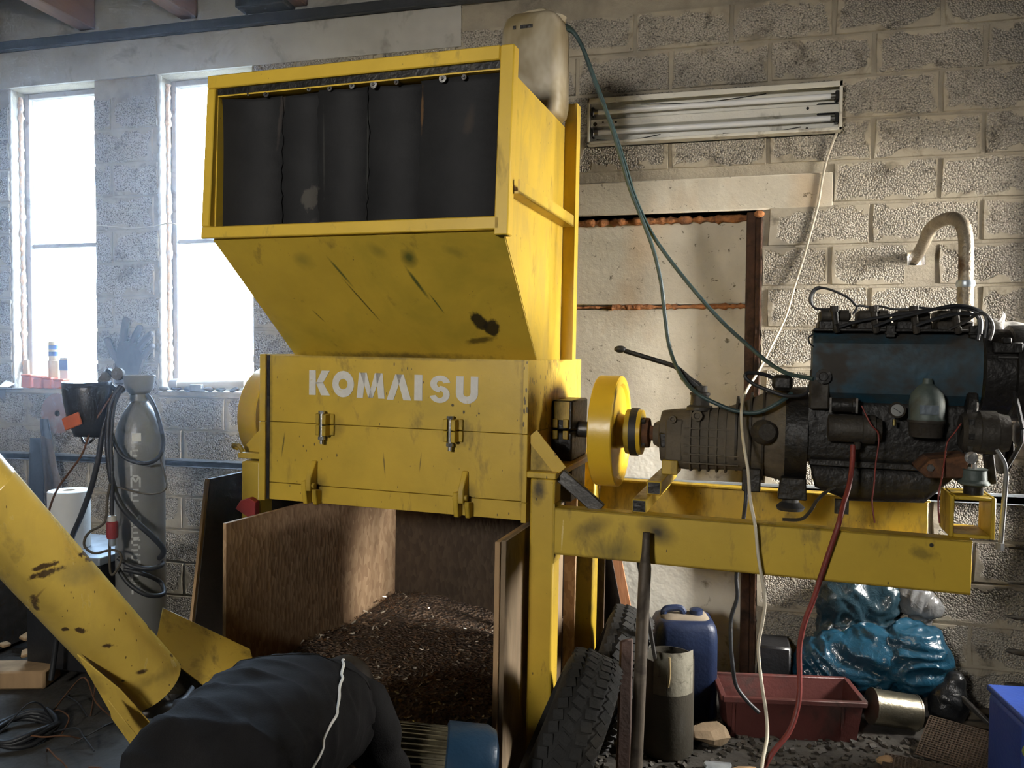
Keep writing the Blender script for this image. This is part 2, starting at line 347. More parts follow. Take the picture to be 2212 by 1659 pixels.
def block_mesh(L, H, key, cache={}):
    k = (round(L, 3), round(H, 3), key)
    if k in cache: return cache[k]
    rnd = random.Random(hash(k) & 0xffff)
    nx, nz = max(2, int(L/.11)), 2
    pts = [(-L/2+L*i/nx, -H/2) for i in range(nx)]+[(L/2, -H/2+H*i/nz) for i in range(nz)]+[(L/2-L*i/nx, H/2) for i in range(nx)]+[(-L/2, H/2-H*i/nz) for i in range(nz)]
    j = lambda: rnd.uniform(-.004, .004)
    out = [(x+j(), z+j()) for x, z in pts]; n = len(out)
    vs = [(x*.985, -.005+rnd.uniform(-.002, .002), z*.97) for x, z in out]+[(x, .004, z) for x, z in out]+[(x, .02, z) for x, z in out]
    fs = [list(range(n))]+[(k2*n+i, (k2+1)*n+i, (k2+1)*n+(i+1) % n, k2*n+(i+1) % n) for k2 in (0, 1) for i in range(n)]
    fs[0] = fs[0]
    me = bpy.data.meshes.new('block'); me.from_pydata(vs, [], fs); me.materials.append(MT['block'])
    uv = me.uv_layers.new()
    for lp in me.loops:
        p = me.vertices[lp.vertex_index].co; uv.data[lp.index].uv = ((p.x+L/2)/L, (p.z+H/2)/H)
    me.update(); cache[k] = me; return me
def free_spans(z0, z1):
    cut = []
    if z1 > WZ[0]+.02 and z0 < WZ[1]-.02: cut += list(WIN)
    if z0 < DOOR[3]-.02: cut += [(DOOR[0], DOOR[1])]
    if z1 > LINT[2]+.05 and z0 < LINT[3]-.02: cut += [(LINT[0], LINT[1])]
    if z0 < 2.1 < z1: cut += [(HOLE[0]-.004, HOLE[1]+.004)]
    cut.sort(); x = -4.55; out = []
    for a, b2 in cut:
        if a > x: out.append((x, a))
        x = max(x, b2)
    out.append((x, 1.72)); return out
for row in range(-12, 6):
    z0 = 2.364+.198*row+.006; z1 = z0+BH
    if z0 < -.02: z0 = .0
    if z1-z0 < .06 or z1 > 3.44: continue
    shift = .685 if row % 2 else .505
    for (a, b2) in free_spans(z0, z1):
        if row == 4 and b2 < -1.3: continue
        k0 = math.floor((a-shift)/.47)
        for k in range(k0, k0+20):
            x0, x1 = shift+.47*k+.009, shift+.47*(k+1)-.009
            x0, x1 = max(x0, a+.004), min(x1, b2-.004)
            if x1-x0 < .07: continue
            o = bpy.data.objects.new('block', block_mesh(x1-x0, z1-z0, (row*7+k) % 3)); C.objects.link(o)
            o.parent = wall_back; o.location = ((x0+x1)/2, 0, (z0+z1)/2)
# plastered ring beam above the windows and between the joists
MB().box((WX0, -.012, 3.262), (-1.35, .01, 3.475)).build('ring_beam', MT['plaster'], wall_back)
MB().box((WX0, -.006, 3.53), (WX1, .01, CEIL)).build('whitewashed_band', MT['plaster'], wall_back)
lin = MB().box((LINT[0], -.006, LINT[2]), (LINT[1], .2, LINT[3]))
lin.build('lintel', MT['infill'], wall_back, .006)
# ---- bricked-up doorway with concrete panels, foam joints and a rusty jamb
door = bpy.data.objects.new('door_1', None); C.objects.link(door); door['kind'] = 'structure'; ORG['door_1'] = Vector()
for (z0, z1) in ((1.895, 2.33), (1.155, 1.872), (.0, 1.153)):
    MB().box((DOOR[0]-.01, .11, z0), (DOOR[1]-.03, .2, z1)).build('infill_panel', MT['infill'] if z0 else MT['infill_white'], door, .006 if z0 > 1.5 else 0)
MB().box((DOOR[0]-.02, .2, 0), (DOOR[1]+.02, .25, 2.36)).build('infill_backing', MT['infill'], door)
def lumpy(path, r, seed, n=7):
    rnd = random.Random(seed); mb = MB(); P = spline([Vector(p) for p in path], 1)
    (a, b2) = Vector(path[0]), Vector(path[-1]); N = int((b2-a).length/.018)
    rg = []; d = (b2-a).normalized(); u1 = d.orthogonal().normalized(); u2 = d.cross(u1)
    for i in range(N+1):
        p = a+(b2-a)*i/N; rr = r*rnd.uniform(.55, 1.35)
        rg.append([p+(u1*math.cos(2*PI*k/n)+u2*math.sin(2*PI*k/n))*rr*rnd.uniform(.8, 1.2) for k in range(n)])
    return mb.rings(rg)
lumpy([(-1.2, .10, 2.325), (.13, .10, 2.325)], .018, 1).build('foam_joint', MT['foam'], door, ang=80)
lumpy([(-.55, .108, 1.883), (.135, .108, 1.883)], .013, 2).build('foam_joint', MT['foam'], door, ang=80)
lumpy([(-1.2, .112, 1.883), (-.55, .112, 1.883)], .007, 3).build('foam_joint', MT['foam'], door, ang=80)
jb = MB().box((.122, .016, 0), (.165, .115, 2.34)).box((.165, .0, 0), (.196, .115, 2.345)); jb.build('door_jamb', MT['jamb'], door, .004)
lumpy([(.188, .0, .1), (.188, .0, 2.33)], .008, 5, 5).build('foam_joint', MT['jamb'], door, ang=80)
MB().sphere((.178, -.002, 2.325), .022, 8, 6, (1.2, .6, .8)).build('foam_joint', MT['foam'], door, ang=80)
# ---- windows
MT['winframe'] = simple('weathered_window_frame', (.36, .33, .31), .7, 0, .2, 8, (.2, .17, .15), 8, .4)
MT['reveal_foam'] = simple('reveal_foam', (.60, .38, .24), .9, 0, .4, 22, (.40, .40, .40), 10, .45, .9, 30)
m, nt, b = newmat('window_glass'); out = nt.nodes['Material Output']
tr = nt.nodes.new('ShaderNodeBsdfTransparent'); tr.inputs['Color'].default_value = (.42, .50, .60, 1); gl = nt.nodes.new('ShaderNodeBsdfGlossy'); gl.inputs['Roughness'].default_value = .05
mx = nt.nodes.new('ShaderNodeMixShader'); mx.inputs[0].default_value = .05
nt.links.new(tr.outputs[0], mx.inputs[1]); nt.links.new(gl.outputs[0], mx.inputs[2]); nt.links.new(mx.outputs[0], out.inputs[0]); MT['glass'] = m
for i, (x0, x1) in enumerate(WIN):
    wn = bpy.data.objects.new('window_%d' % (i+1), None); C.objects.link(wn); wn['kind'] = 'structure'; wn.location = ((x0+x1)/2, .12, WZ[0]); ORG[wn.name] = Vector(wn.location)
    z0, z1 = WZ; fr = MB(); ya, yb, t = .12, .18, .032
    fr.box((x0, ya, z0), (x0+t, yb, z1)).box((x1-t, ya, z0), (x1, yb, z1)).box((x0+t, ya, z1-t), (x1-t, yb, z1)).box((x0+t, ya, z0), (x1-t, yb, z0+t))
    fr.build('window_frame', MT['winframe'], wn, .004)
    MB().box((x0+t, ya+.015, 2.292), (x1-t, yb-.015, 2.318)).build('transom', MT['winframe'], wn, .004)
    MB().box((x0+t, .147, z0+t), (x1-t, .151, 2.292)).build('pane', MT['glass'], wn)
    MB().box((x0+t, .147, 2.318), (x1-t, .151, z1-t)).build('pane', MT['glass'], wn)
    lumpy([(x0+.004, .085, z0+.03), (x0+.004, .085, z1-.03)], .016, 20+i, 6).build('foam_joint', MT['reveal_foam'], wn, ang=80)
    lumpy([(x0+.002, .012, z0), (x0+.002, .012, z1)], .013, 30+i, 6).build('broken_reveal_edge', MT['plaster'], wn, ang=80)
    MB().box((x0-.0, -.02, z0-.03), (x1+.0, .12, z0+.006)).build('window_sill', MT['mortar'], wn, .008)
# ---- floor, ceiling with joists, other walls
struct(MB().box((WX0-.3, -7.4, -.1), (WX1+1.15, .3, 0)).build('floor', MT['floor']))
ce = struct(MB().box((WX0-.3, -7.4, CEIL-.06), (WX1+1.15, .3, CEIL+.05)).build('ceiling', MT['ceilboard']))
for k in range(-2, 8):
    xj = -3.70+.70*k
    if WX0 < xj < WX1: MB().box((xj-.055, -7.0, 3.56), (xj+.055, -.008, CEIL-.06)).build('joist', MT['joist'], ce, .006)
struct(MB().box((WX0, -.05, 3.478), (1.55, -.007, 3.532)).build('trim_1', MT['beam'], None, .004))
struct(MB().box((-2.62, -.14, 3.535), (-2.32, -.009, 3.80)).build('trim_2', MT['beam'], None, .006))
struct(MB().box((WX0-.25, -7.1, 0), (WX0, .26, CEIL)).build('wall_left', MT['shell']))
RD = (-1.10, -.30, 2.6)
wr = MB().box((WX1, -7.1, 0), (WX1+1.10, RD[0], CEIL)).box((WX1, RD[1], 0), (WX1+1.10, .26, CEIL)).box((WX1, RD[0], RD[2]), (WX1+1.10, RD[1], CEIL)).box((WX1, RD[0], 0), (WX1+1.10, RD[1], 1.0))  # unseen wall; depth and opening shaped to cut light near the corner
struct(wr.build('wall_right', simple('bounce_cut_wall', (.045, .045, .05), .9)))  # dark tone keeps the opening's faces from bouncing light
wf = MB().box((WX0, -7.1, 0), (-1.95, -6.9, CEIL)).box((-1.25, -7.1, 0), (WX1, -6.9, CEIL)).box((-1.95, -7.1, 2.95), (-1.25, -6.9, CEIL)).box((-1.95, -7.1, 0), (-1.25, -6.9, 2.35))  # the high opening is sized for its fill on the machine front
struct(wf.build('wall_front', MT['shell']))
# the yard outside
struct(MB().box((-30, -30, -.16), (30, 30, -.11)).build('yard_ground', simple('yard_gravel', (.30, .27, .22), .9)))
# galvanised rail fixed along the wall
gr = MB()
for (a, b2) in ((-4.4, 1.5),): gr.box((a, -.05, .965), (b2, -.0055, 1.0))
gr.box((-4.4, -.05, .962), (1.5, -.046, 1.012))
struct(gr.build('trim_3', MT['galv'], None, .002))

# ================================================================ THE SHREDDER
sh = thing('industrial_shredder', 'large yellow shredder with open feed hopper on a welded steel stand', 'shredder', (-.55, .4, 0), True)
# hopper walls (3 mm sheet)
T = .006
HB = 1.612                                            # hopper stands on the body at this height
hop_r = [(.10, HB), (.43, HB), (.43, 2.548), (-.285, 2.548), (-.305, 2.035)]
MB().prism(hop_r, 'x', -.008, 0).build('hopper_side', MT['yellow_side'], sh)
BLx = -1.03
MB().add([(BLx, .10, HB), (BLx, .43, HB), (-1.12, .43, 2.548), (-1.12, -.285, 2.548), (-1.115, -.305, 2.035),
          (BLx+T, .10, HB), (BLx+T, .43, HB), (-1.12+T, .43, 2.548), (-1.12+T, -.285, 2.548), (-1.115+T, -.305, 2.035)],
         [(4,3,2,1,0), (5,6,7,8,9)]+[(i, (i+1) % 5, 5+(i+1) % 5, 5+i) for i in range(5)]).build('hopper_side', MT['yellow_side'], sh)
chute = MB().slab([(BLx, .10, HB), (-.001, .10, HB), (-.001, -.305, 2.03), (-1.115, -.305, 2.03)], .006).build('hopper_chute', MT['yellow_chute'], sh)
MB().slab([(BLx, .43, HB), (-.008, .43, HB), (-.008, .43, 2.548), (-1.12, .43, 2.548)], -.006).build('hopper_back', MT['yellow'], sh)
MB().box((-1.12, -.285, 2.548), (0, .436, 2.553)).build('hopper_top', MT['yellow'], sh)
# mouth frame of square tube
ft = .048; xa, xb = -1.152, .024
def yz(z): return -.335+(z-2.03)*.06
fr_parts = [((xa, 2.575), (xb-ft, 2.575+ft)), ((xa, 2.03), (xb-.03, 2.03+ft*.9)), ((xa, 2.03+ft*.9), (xa+ft*.75, 2.575)), ((xb-ft, 2.012), (xb, 2.622))]
for (x0, z0), (x1, z1) in fr_parts:
    q = MB().add([(x0, yz(z0), z0), (x1, yz(z0), z0), (x1, yz(z0)+.05, z0), (x0, yz(z0)+.05, z0), (x0, yz(z1), z1), (x1, yz(z1), z1), (x1, yz(z1)+.05, z1), (x0, yz(z1)+.05, z1)],
                 [(3,2,1,0), (4,5,6,7), (0,1,5,4), (1,2,6,5), (2,3,7,6), (3,0,4,7)])
    q.build('mouth_frame', MT['yellow'], sh, .004)
MB().add([(xb-ft+.006, yz(2.0)+.005, 2.0115), (xb-.006, yz(2.0)+.005, 2.0115), (xb-.006, yz(2.0)+.045, 2.0115), (xb-ft+.006, yz(2.0)+.045, 2.0115)], [(3,2,1,0)]).build('tube_opening', MT['black_grease_gap'], sh)
m, nt, b = newmat('curtain_rubber'); v = coords(nt)
c = ramp(nt, tex_noise(nt, 5, 4, .6, v), [(.3, (.012, .012, .013)), (.7, (.020, .020, .021))])
for st_ in ((so((-0.744,-0.265,2.171)), (.035, .05, .05), (0, .6, 0), (.075, .068, .058), .3, .9, .8, 26.), (so((-0.864,-0.265,2.468)), (.010, .05, .12), (0, .1, 0), (.06, .05, .045), .5, .9, .7, 22.), (so((-0.311,-0.265,2.443)), (.005, .05, .09), (0, .0, 0), (.16, .09, .04), .5, .8, .8, 26.), (so((-0.516,-0.265,2.317)), (.004, .05, .2), (0, 0, 0), (.06, .06, .055), .6, .8, .7, 26.), (so((-0.686,-0.265,2.327)), (.004, .05, .2), (0, 0, 0), (.05, .048, .045), .6, .8, .7, 26.), (so((-0.138,-0.265,2.400)), (.02, .05, .06), (0, .2, 0), (.05, .038, .028), .8, .8, .6, 18.), (so((-0.736,-0.265,2.070)), (.02, .05, .03), (0, .2, 0), (.06, .055, .05), .5, .9, .7, 30.)): c = stain(nt, c, v, *st_)
nt.links.new(c, b.inputs['Base Color']); b.inputs['Roughness'].default_value = .75; b.inputs['Specular IOR Level'].default_value = .3
bump(nt, b, tex_noise(nt, 30, 3, .6, v), .2); MT['curtain'] = m
# rubber curtain: five overlapping strips on washers
cx_ = [-1.112, -.862, -.700, -.520, -.310, -.010]
rnd = random.Random(4)
for i in range(5):
    x0, x1 = cx_[i]-.008, cx_[i+1]+.006; y0 = -.258+.008*(i % 2); N = 22
    L, Rr = [], []
    for k in range(N+1):
        z = 2.548-(k/N)*.50
        L.append((x0+rnd.uniform(-.005, .005), z)); Rr.append((x1+rnd.uniform(-.005, .005), z))
    mb = MB(); ys = lambda k, s: y0+.004*math.sin(k*.22+i*2+s*.7)
    vs = []; fs = []
    for k in range(N+1):
        (xl, z), (xr, _) = L[k], Rr[k]; xm = (xl+xr)/2
        for (x, s) in ((xl, 0), (xm, 1.2), (xr, 2.4)):
            dz = 0 if k else rnd.uniform(-.01, .003)
            vs.append((x, ys(k, s), z+dz))
    for k in range(N):
        for j in range(2): fs.append((3*k+j, 3*k+j+1, 3*k+j+4, 3*k+j+3))
    o = mb.add(vs, fs).build('curtain_strip', MT['curtain'], sh, ang=3)
    sol = o.modifiers.new('thickness', 'SOLIDIFY'); sol.thickness = .008
for (p, r, mt) in [((-0.988,-0.278,2.551), .008, 'dark_steel'), ((-0.914,-0.278,2.545), .012, 'dark_steel'), ((-0.739,-0.278,2.547), .008, 'steel'), ((-0.656,-0.278,2.542), .009, 'dark_steel'), ((-0.569,-0.278,2.544), .010, 'steel'), ((-0.486,-0.278,2.541), .013, 'steel'), ((-0.400,-0.278,2.542), .009, 'dark_steel'), ((-0.231,-0.278,2.539), .013, 'steel'), ((-0.155,-0.278,2.537), .009, 'dark_steel')]:
    wsh = MB().revolve([(0, r), (-.004, r), (-.004, r*.45)], p, (0, 1, 0), 14).build('washer', MT[mt], sh)
    MB().revolve([(-.003, r*.42), (-.010, r*.38)], p, (0, 1, 0), 6).build('bolt', MT['dark_steel'], wsh)
MB().box((-1.115, -.288, 2.553), (-.006, -.281, 2.60)).build('curtain_gap_strip', MT['black_grease_gap'], sh)  # black strip stands in for the dark gap above the curtain
# side stiffener and rear angle post
MB().box((0, -.285, 2.150), (.045, .43, 2.158)).box((.039, -.285, 2.150), (.045, .43, 2.195)).build('hopper_stiffener', MT['yellow_side'], sh)
MB().box((0, .432, HB), (.050, .440, 2.645)).box((.042, .440, HB), (.050, .490, 2.645)).build('hopper_post', MT['yellow_side'], sh)
# ---- body
bd = MB().box((-1.10, .012, 1.032), (-.012, .79, 1.605)); bd.build('housing', MT['yellow_body'], sh)
plates = [(1.345, 1.612, 'front_plate'), (1.100, 1.343, 'front_plate'), (1.030, 1.0975, 'front_plate')]
for z0, z1, nm in plates: MB().box((-1.102, 0, z0), (-.012, .014, z1)).build(nm, MT['yellow_body'], sh, .0012)
MB().box((-1.128, -.012, 1.345), (-1.100, .80, 1.615)).box((-1.128, -.012, 1.025), (-1.100, .80, 1.343)).build('end_plate', MT['yellow_body'], sh, .0015)
for (z0, z1) in ((1.345, 1.612), (1.096, 1.343), (1.022, 1.0945)): MB().box((-.020, -.004, z0), (.0, .80, z1)).build('end_plate', MT['yellow_chipped'] if z0 > 1.3 else MT['yellow_body'], sh, .0015)
MB().box((-1.0995, -.003, 1.03), (-1.086, .0, 1.61)).build('weld_seam', MT['black_grease_gap'], sh)
# lettering cut from vinyl, one mesh per letter
def stroke_letter(polys, x, y0=-.0022, s=1.0):
    mb = MB()
    for poly in polys: mb.prism([(x+px*s, 1.0+pz*s) for px, pz in poly], 'y', y0, y0+.002)
    return mb
def band(pts_outer, pts_inner):
    n = len(pts_outer); return [[pts_outer[i], pts_outer[i+1], pts_inner[i+1], pts_inner[i]] for i in range(n-1)]
def arc(cx, cz, rx, rz, a0, a1, n): return [(cx+rx*math.cos(math.radians(a0+(a1-a0)*i/n)), cz+rz*math.sin(math.radians(a0+(a1-a0)*i/n))) for i in range(n+1)]
Hh = 1.0
K_ = [[(0,0),(.31,0),(.31,1),(0,1)], [(.31,.46),(.64,.50),(.95,1),(.58,1)], [(.31,.52),(.56,0),(.97,0),(.64,.52)]]
O_ = band(arc(.47,.5,.49,.53,0,360,28), arc(.47,.5,.20,.21,0,360,28))
M_ = [[(0,0),(.28,0),(.40,1),(.10,1)], [(.16,1),(.44,1),(.72,.02),(.52,.02)], [(.80,1),(1.08,1),(.72,.02),(.52,.02)], [(.84,1),(1.14,1),(1.24,0),(.96,0)]]
A_ = [[(0,0),(.30,0),(.66,1),(.36,1)], [(.40,1),(.72,1),(1.06,0),(.72,0)]]
I_ = [[(0,0),(.34,0),(.34,1),(0,1)]]
s_out = arc(.40,.72,.38,.31,20,180,10)+arc(.40,.72,.38,.28,180,270,5)
S_ = band(arc(.44,.70,.42,.33,12,270,20), arc(.44,.70,.14,.12,12,270,20))+band(arc(.42,.30,.16,.14,90,-168,20), arc(.42,.30,.42,.33,90,-168,20))
U_ = [[(0,.36),(.31,.36),(.31,1),(0,1)], [(.60,.36),(.90,.36),(.90,1),(.60,1)]]+band(arc(.45,.36,.45,.40,180,360,16), arc(.45,.36,.145,.13,180,360,16))
LH = .099
lets = [('K', K_, 668), ('O', O_, 719), ('M', M_, 771), ('A', A_, 836), ('I', I_, 895), ('S', S_, 928), ('U', U_, 985)]
base = {668: (-0.905,0.000,1.457), 719: (-0.799,0.000,1.455), 771: (-0.694,0.000,1.453), 836: (-0.565,0.000,1.450), 895: (-0.450,0.000,1.451), 928: (-0.387,0.000,1.448), 985: (-0.281,0.000,1.450)}
for ch, polys, px in lets:
    p = base[px]; mb = MB()
    for poly in polys: mb.prism([(p[0]+a*LH*.98, p[2]+c2*LH*(.98 if px < 900 else .98)) for a, c2 in poly], 'y', -.0022, .0005)
    mb.build('letter', MT['white_letter'], sh)
# clamp lugs with bolts on the upper seam
for (px, py) in ((698, 917), (975, 930)):
    q = {698: (-0.829,-0.020,1.344), 975: (-0.289,-0.020,1.346)}[px]; x, z = q[0], q[2]
    for sz in (0, 1):
        za, zb = (z+.002, z+.042) if sz else (z-.042, z-.002)
        lug = MB()
        lug.box((x-.030, -.030, za), (x-.014, 0, zb)).box((x+.008, -.045, za), (x+.024, 0, zb)).box((x-.030, -.010, za), (x+.040, 0, zb))
        lug.build('clamp_lug', MT['yellow_dirty_shade'], sh, .002)
    bl = MB().cyl((x-.003, -.026, z-.075), (x-.003, -.026, z+.050), .0075, n=10)
    bl.revolve([(0, .013), (.011, .013)], (x-.003, -.026, z+.043), (0,0,1), 6).revolve([(0, .014), (.012, .014)], (x-.003, -.026, z-.058), (0,0,1), 6)
    bl.build('bolt', MT['steel'], sh)
# hinge lugs on the lower seam
for (px, q) in ((675, (-0.875,-0.020,1.114)), (1002, (-0.236,-0.020,1.113))):
    x, z = q[0], q[2]
    up = MB().prism([(-.002, z-.03), (-.052, z-.03), (-.052, z+.02), (-.010, z+.085), (-.002, z+.085)], 'x', x-.012, x+.010).build('hinge_lug', MT['yellow_body'], sh, .003)
    lo = MB().prism([(-.002, z-.085), (-.034, z-.085), (-.046, z-.03), (-.046, z+.008), (-.002, z+.008)], 'x', x-.034, x-.014).build('hinge_lug', MT['yellow_body'], sh, .003)
    lo2 = MB().prism([(-.002, z-.085), (-.034, z-.085), (-.046, z-.04), (-.046, z-.022), (-.002, z-.03)], 'x', x+.012, x+.030).build('hinge_lug', MT['yellow_dirty_shade'], sh, .003)
    MB().cyl((x-.036, -.034, z-.010), (x+.020, -.034, z-.010), .011, n=12).build('hinge_pin', MT['yellow_body'], sh)
# ---- stand
def tubepost(x0, x1, y0, y1, z1, nm='post', mt='yellow_body'):
    MB().box((x0, y0, .006), (x1, y1, z1)).build(nm, MT[mt], sh, .008, seg=2)
    MB().box((x0-.008, y0-.03, 0), (x1+.03, y1+.03, .006)).build('foot_plate', MT['yellow_dirty_shade'], sh)
tubepost(.012, .104, -.0, .09, 1.188); tubepost(-1.222, -1.132, .0, .09, 1.178); tubepost(.004, .10, .70, .79, 1.19, mt='yellow_dirty_shade'); tubepost(-1.222, -1.132, .70, .79, 1.19)
for (x0, x1) in ((.002, .110), (-1.230, -1.126)):
    MB().box((x0, -.012, 1.189), (x1, .80, 1.212)).build('bearing_beam', MT['yellow_body'], sh, .003)
# gusset at the right-hand corner, its diagonal strut and the left gusset
MB().prism([(.004, 1.213), (.115, 1.213), (.012, 1.335), (.004, 1.335)], 'y', .030, .038).build('gusset', MT['yellow_dirty_shade'], sh)
MB().bar((.006, .03, 1.342), (.118, .03, 1.214), .05, .006, (0, 1, 0)).build('gusset_flange', MT['yellow_body'], sh)
MB().bar((.112, .045, 1.200), (.262, .045, 1.083), .05, .022, (0, 1, 0)).build('diagonal_strut', MT['dark_steel'], sh, .003)
MB().prism([(-1.130, 1.213), (-1.235, 1.213), (-1.225, 1.235), (-1.130, 1.330)], 'y', .030, .038).build('gusset', MT['yellow_body'], sh)
MB().tube([(-1.235, .0, 1.225), (-1.25, -.01, 1.235), (-1.24, -.02, 1.245), (-1.215, -.02, 1.238), (-1.205, -.015, 1.215)], .009, 8, 4).build('lifting_hook', MT['yellow_dirty_shade'], sh)
# shaft bearings
for sx in (1, -1):
    X = (lambda t: t) if sx > 0 else (lambda t: -1.128-t)
    def xb_(a, b2): return (min(X(a), X(b2)), max(X(a), X(b2)))
    x0, x1 = xb_(.0, .085)
    MB().box((x0, .315, 1.335), (x1, .575, 1.452)).build('bearing_cap', MT['black_grease_gap'], sh, .006)
    MB().box((x0, .315, 1.212), (x1, .575, 1.328)).build('bearing_block', MT['black_grease_gap'], sh, .006)
    MB().box((x0, .325, 1.05), (x1, .56, 1.189)).build('bearing_pedestal', MT['black_grease_gap'], sh, .004)
    MB().box(*[(xb_(.012, .074)[k], (.309, .3149)[k], (1.375, 1.448)[k]) for k in (0, 1)]).build('cover_plate', MT['yellow_dirty_shade'], sh)
    for dx in (.020, .062):
        for dz in (1.300, 1.345):
            xx = X(dx); MB().box((xx-.010, .296, dz), (xx+.010, .314, dz+.034)).build('bolt_lug', MT['yellow_dirty_shade'], sh, .002)
    MB().cyl((X(.085), .42, 1.332), (X(.30), .42, 1.332), .032, n=18).build('shaft', MT['dark_steel'], sh)
# flywheels
def flywheel(x0, x1):
    c = (x0, .42, 1.332); t = x1-x0; r = .221
    fw = MB().revolve([(0, .16), (0, r-.004), (.004, r), (t-.004, r), (t, r-.004), (t, .190), (t-.010, .180), (t-.012, .07), (t+.02, .065), (t+.02, .03)], c, (1,0,0), 48)
    return fw.build('flywheel', MT['yellow_clean'], sh, ang=30)
flywheel(.170, .262); flywheel(-1.395, -1.300)
# rails that carry the engine
def channel(yf, yb, x0, x1, z0, z1, open_back=True):
    t = .009; y_w = (yf, yf+t) if open_back else (yb-t, yb)
    return MB().box((x0, y_w[0], z0), (x1, y_w[1], z1)).box((x0, yf, z1-t), (x1, yb, z1)).box((x0, yf, z0), (x1, yb, z0+t))
channel(0, .062, .106, 1.432, .918, 1.087).build('rail', MT['yellow_rail'], sh, .002)
channel(.735, .797, .102, 1.432, .918, 1.087, False).build('rail', MT['yellow_dirty_shade'], sh, .002)  # rear rail: shade on its front face is in the darker yellow
# twin cross tubes under the gearbox
for (y0, y1, z0, zt, xo, nm) in ((-.0, .66, 1.0875, .048, .378, 'cross_tube'), (.10, .58, 1.1365, .050, .413, 'cross_tube')):
    MB().box((xo, y0+.02, z0), (xo+.052, y1, z0+zt)).build(nm, MT['yellow_dirty_shade'], sh, .003)
    MB().box((xo+.005, y0+.0185, z0+.005), (xo+.047, y0+.0199, z0+zt-.005)).build('tube_opening', MT['black_grease_gap'], sh)
MB().box((.440, .30, 1.187), (.500, .42, 1.242)).build('gearbox_mount', MT['yellow_dirty_shade'], sh, .003)
# engine carrier at the far end: short length of square tube, open towards the viewer
MB().box((1.372, .03, 1.0875), (1.384, .20, 1.218)).box((1.486, .03, 1.0875), (1.498, .20, 1.218)).box((1.384, .03, 1.206), (1.486, .20, 1.218)).box((1.384, .03, 1.0875), (1.486, .20, 1.0995)).build('engine_carrier', MT['yellow_dirty_shade'], sh, .003)
MB().box((.10, .0, .885), (.106, .09, 1.10)).build('rail_end_plate', MT['yellow_dirty_shade'], sh)

# ================================================================ ENGINE AND GEARBOX
MT['oily'] = simple('oily_black_iron', (.015, .0135, .012), .5, .35, .5, 9, (.042, .033, .023), 5, .45, .4, 45)
MT['oily_grey'] = simple('oily_grey_casting', (.045, .039, .031), .6, .3, .4, 8, (.030, .024, .018), 5, .55, .4, 45)
MT['blue_worn'] = simple('worn_blue_paint', (.016, .065, .10), .45, .1, .4, 7, (.030, .026, .021), 3.6, .80, .2, 40)
MT['dusty_alu'] = simple('dusty_aluminium', (.115, .095, .068), .75, .3, .3, 7, (.07, .055, .04), 5, .45, .35, 45)
MT['cable_black'] = simple('black_cable', (.02, .021, .024), .5, 0, .3, 8, (.08, .07, .06), 8, .25)
MT['cable_green'] = simple('green_hose', (.030, .060, .062), .45, 0, .2, 8)
MT['cable_white'] = simple('cream_cable', (.62, .56, .44), .55, 0, .15, 5, (.28, .23, .15), 4, .35)
MT['cable_red'] = simple('dull_red_cable', (.20, .035, .028), .5, 0, .3, 6, (.06, .02, .018), 5, .3)
MT['exhaust'] = simple('scaly_exhaust_pipe', (.34, .29, .22), .55, .55, .3, 12, (.13, .075, .04), 8, .45, .5, 60)
MT['wrap'] = simple('foil_wrap', (.66, .64, .60), .35, .4, .3, 14, (.25, .23, .20), 8, .35, 1.0, 22)
MT['teal'] = simple('teal_grey_paint', (.085, .11, .10), .55, .1, .3, 8, (.05, .045, .035), 5, .4)
MT['dark_galv'] = simple('dull_galvanised', (.16, .165, .17), .6, .5, .2, 18)
en = thing('diesel_engine', 'oily black four-cylinder diesel engine with worn blue air shroud, on the yellow rails', 'engine', (1.25, .4, 1.09), True)
# crankcase and sump, lofted along x
def loft_x(secs, mb=None, n=None, smooth=True):
    mb = mb or MB(); return mb.rings([[(x, y, z) for y, z in sec] for x, sec in secs], True, True, smooth)
def rrect(y0, y1, z0, z1, r, k=3):
    pts = []
    for (cy_, cz_, a0) in ((y1-r, z0+r, -90), (y1-r, z1-r, 0), (y0+r, z1-r, 90), (y0+r, z0+r, 180)):
        for i in range(k+1):
            a = math.radians(a0+90*i/k); pts.append((cy_+r*math.cos(a), cz_+r*math.sin(a)))
    return pts
loft_x([(.955, rrect(.24, .58, 1.27, 1.50, .03)), (1.44, rrect(.24, .58, 1.27, 1.50, .03))]).build('crankcase', MT['oily'], en, ang=40)
loft_x([(.968, rrect(.25, .57, 1.262, 1.275, .005)), (.985, rrect(.25, .57, 1.18, 1.275, .03)), (1.10, rrect(.26, .56, 1.135, 1.275, .04)), (1.34, rrect(.26, .56, 1.145, 1.275, .04)), (1.42, rrect(.26, .56, 1.235, 1.275, .02))]).build('oil_sump', MT['oily'], en, ang=40)
MB().box((.962, .235, 1.262), (1.44, .245, 1.285)).build('sump_flange', MT['oily'], en, .003)
# front plate / timing cover
MB().prism(rrect(.2, .62, 1.22, 1.56, .06), 'x', 1.44, 1.475).build('timing_cover', MT['oily'], en, .006)
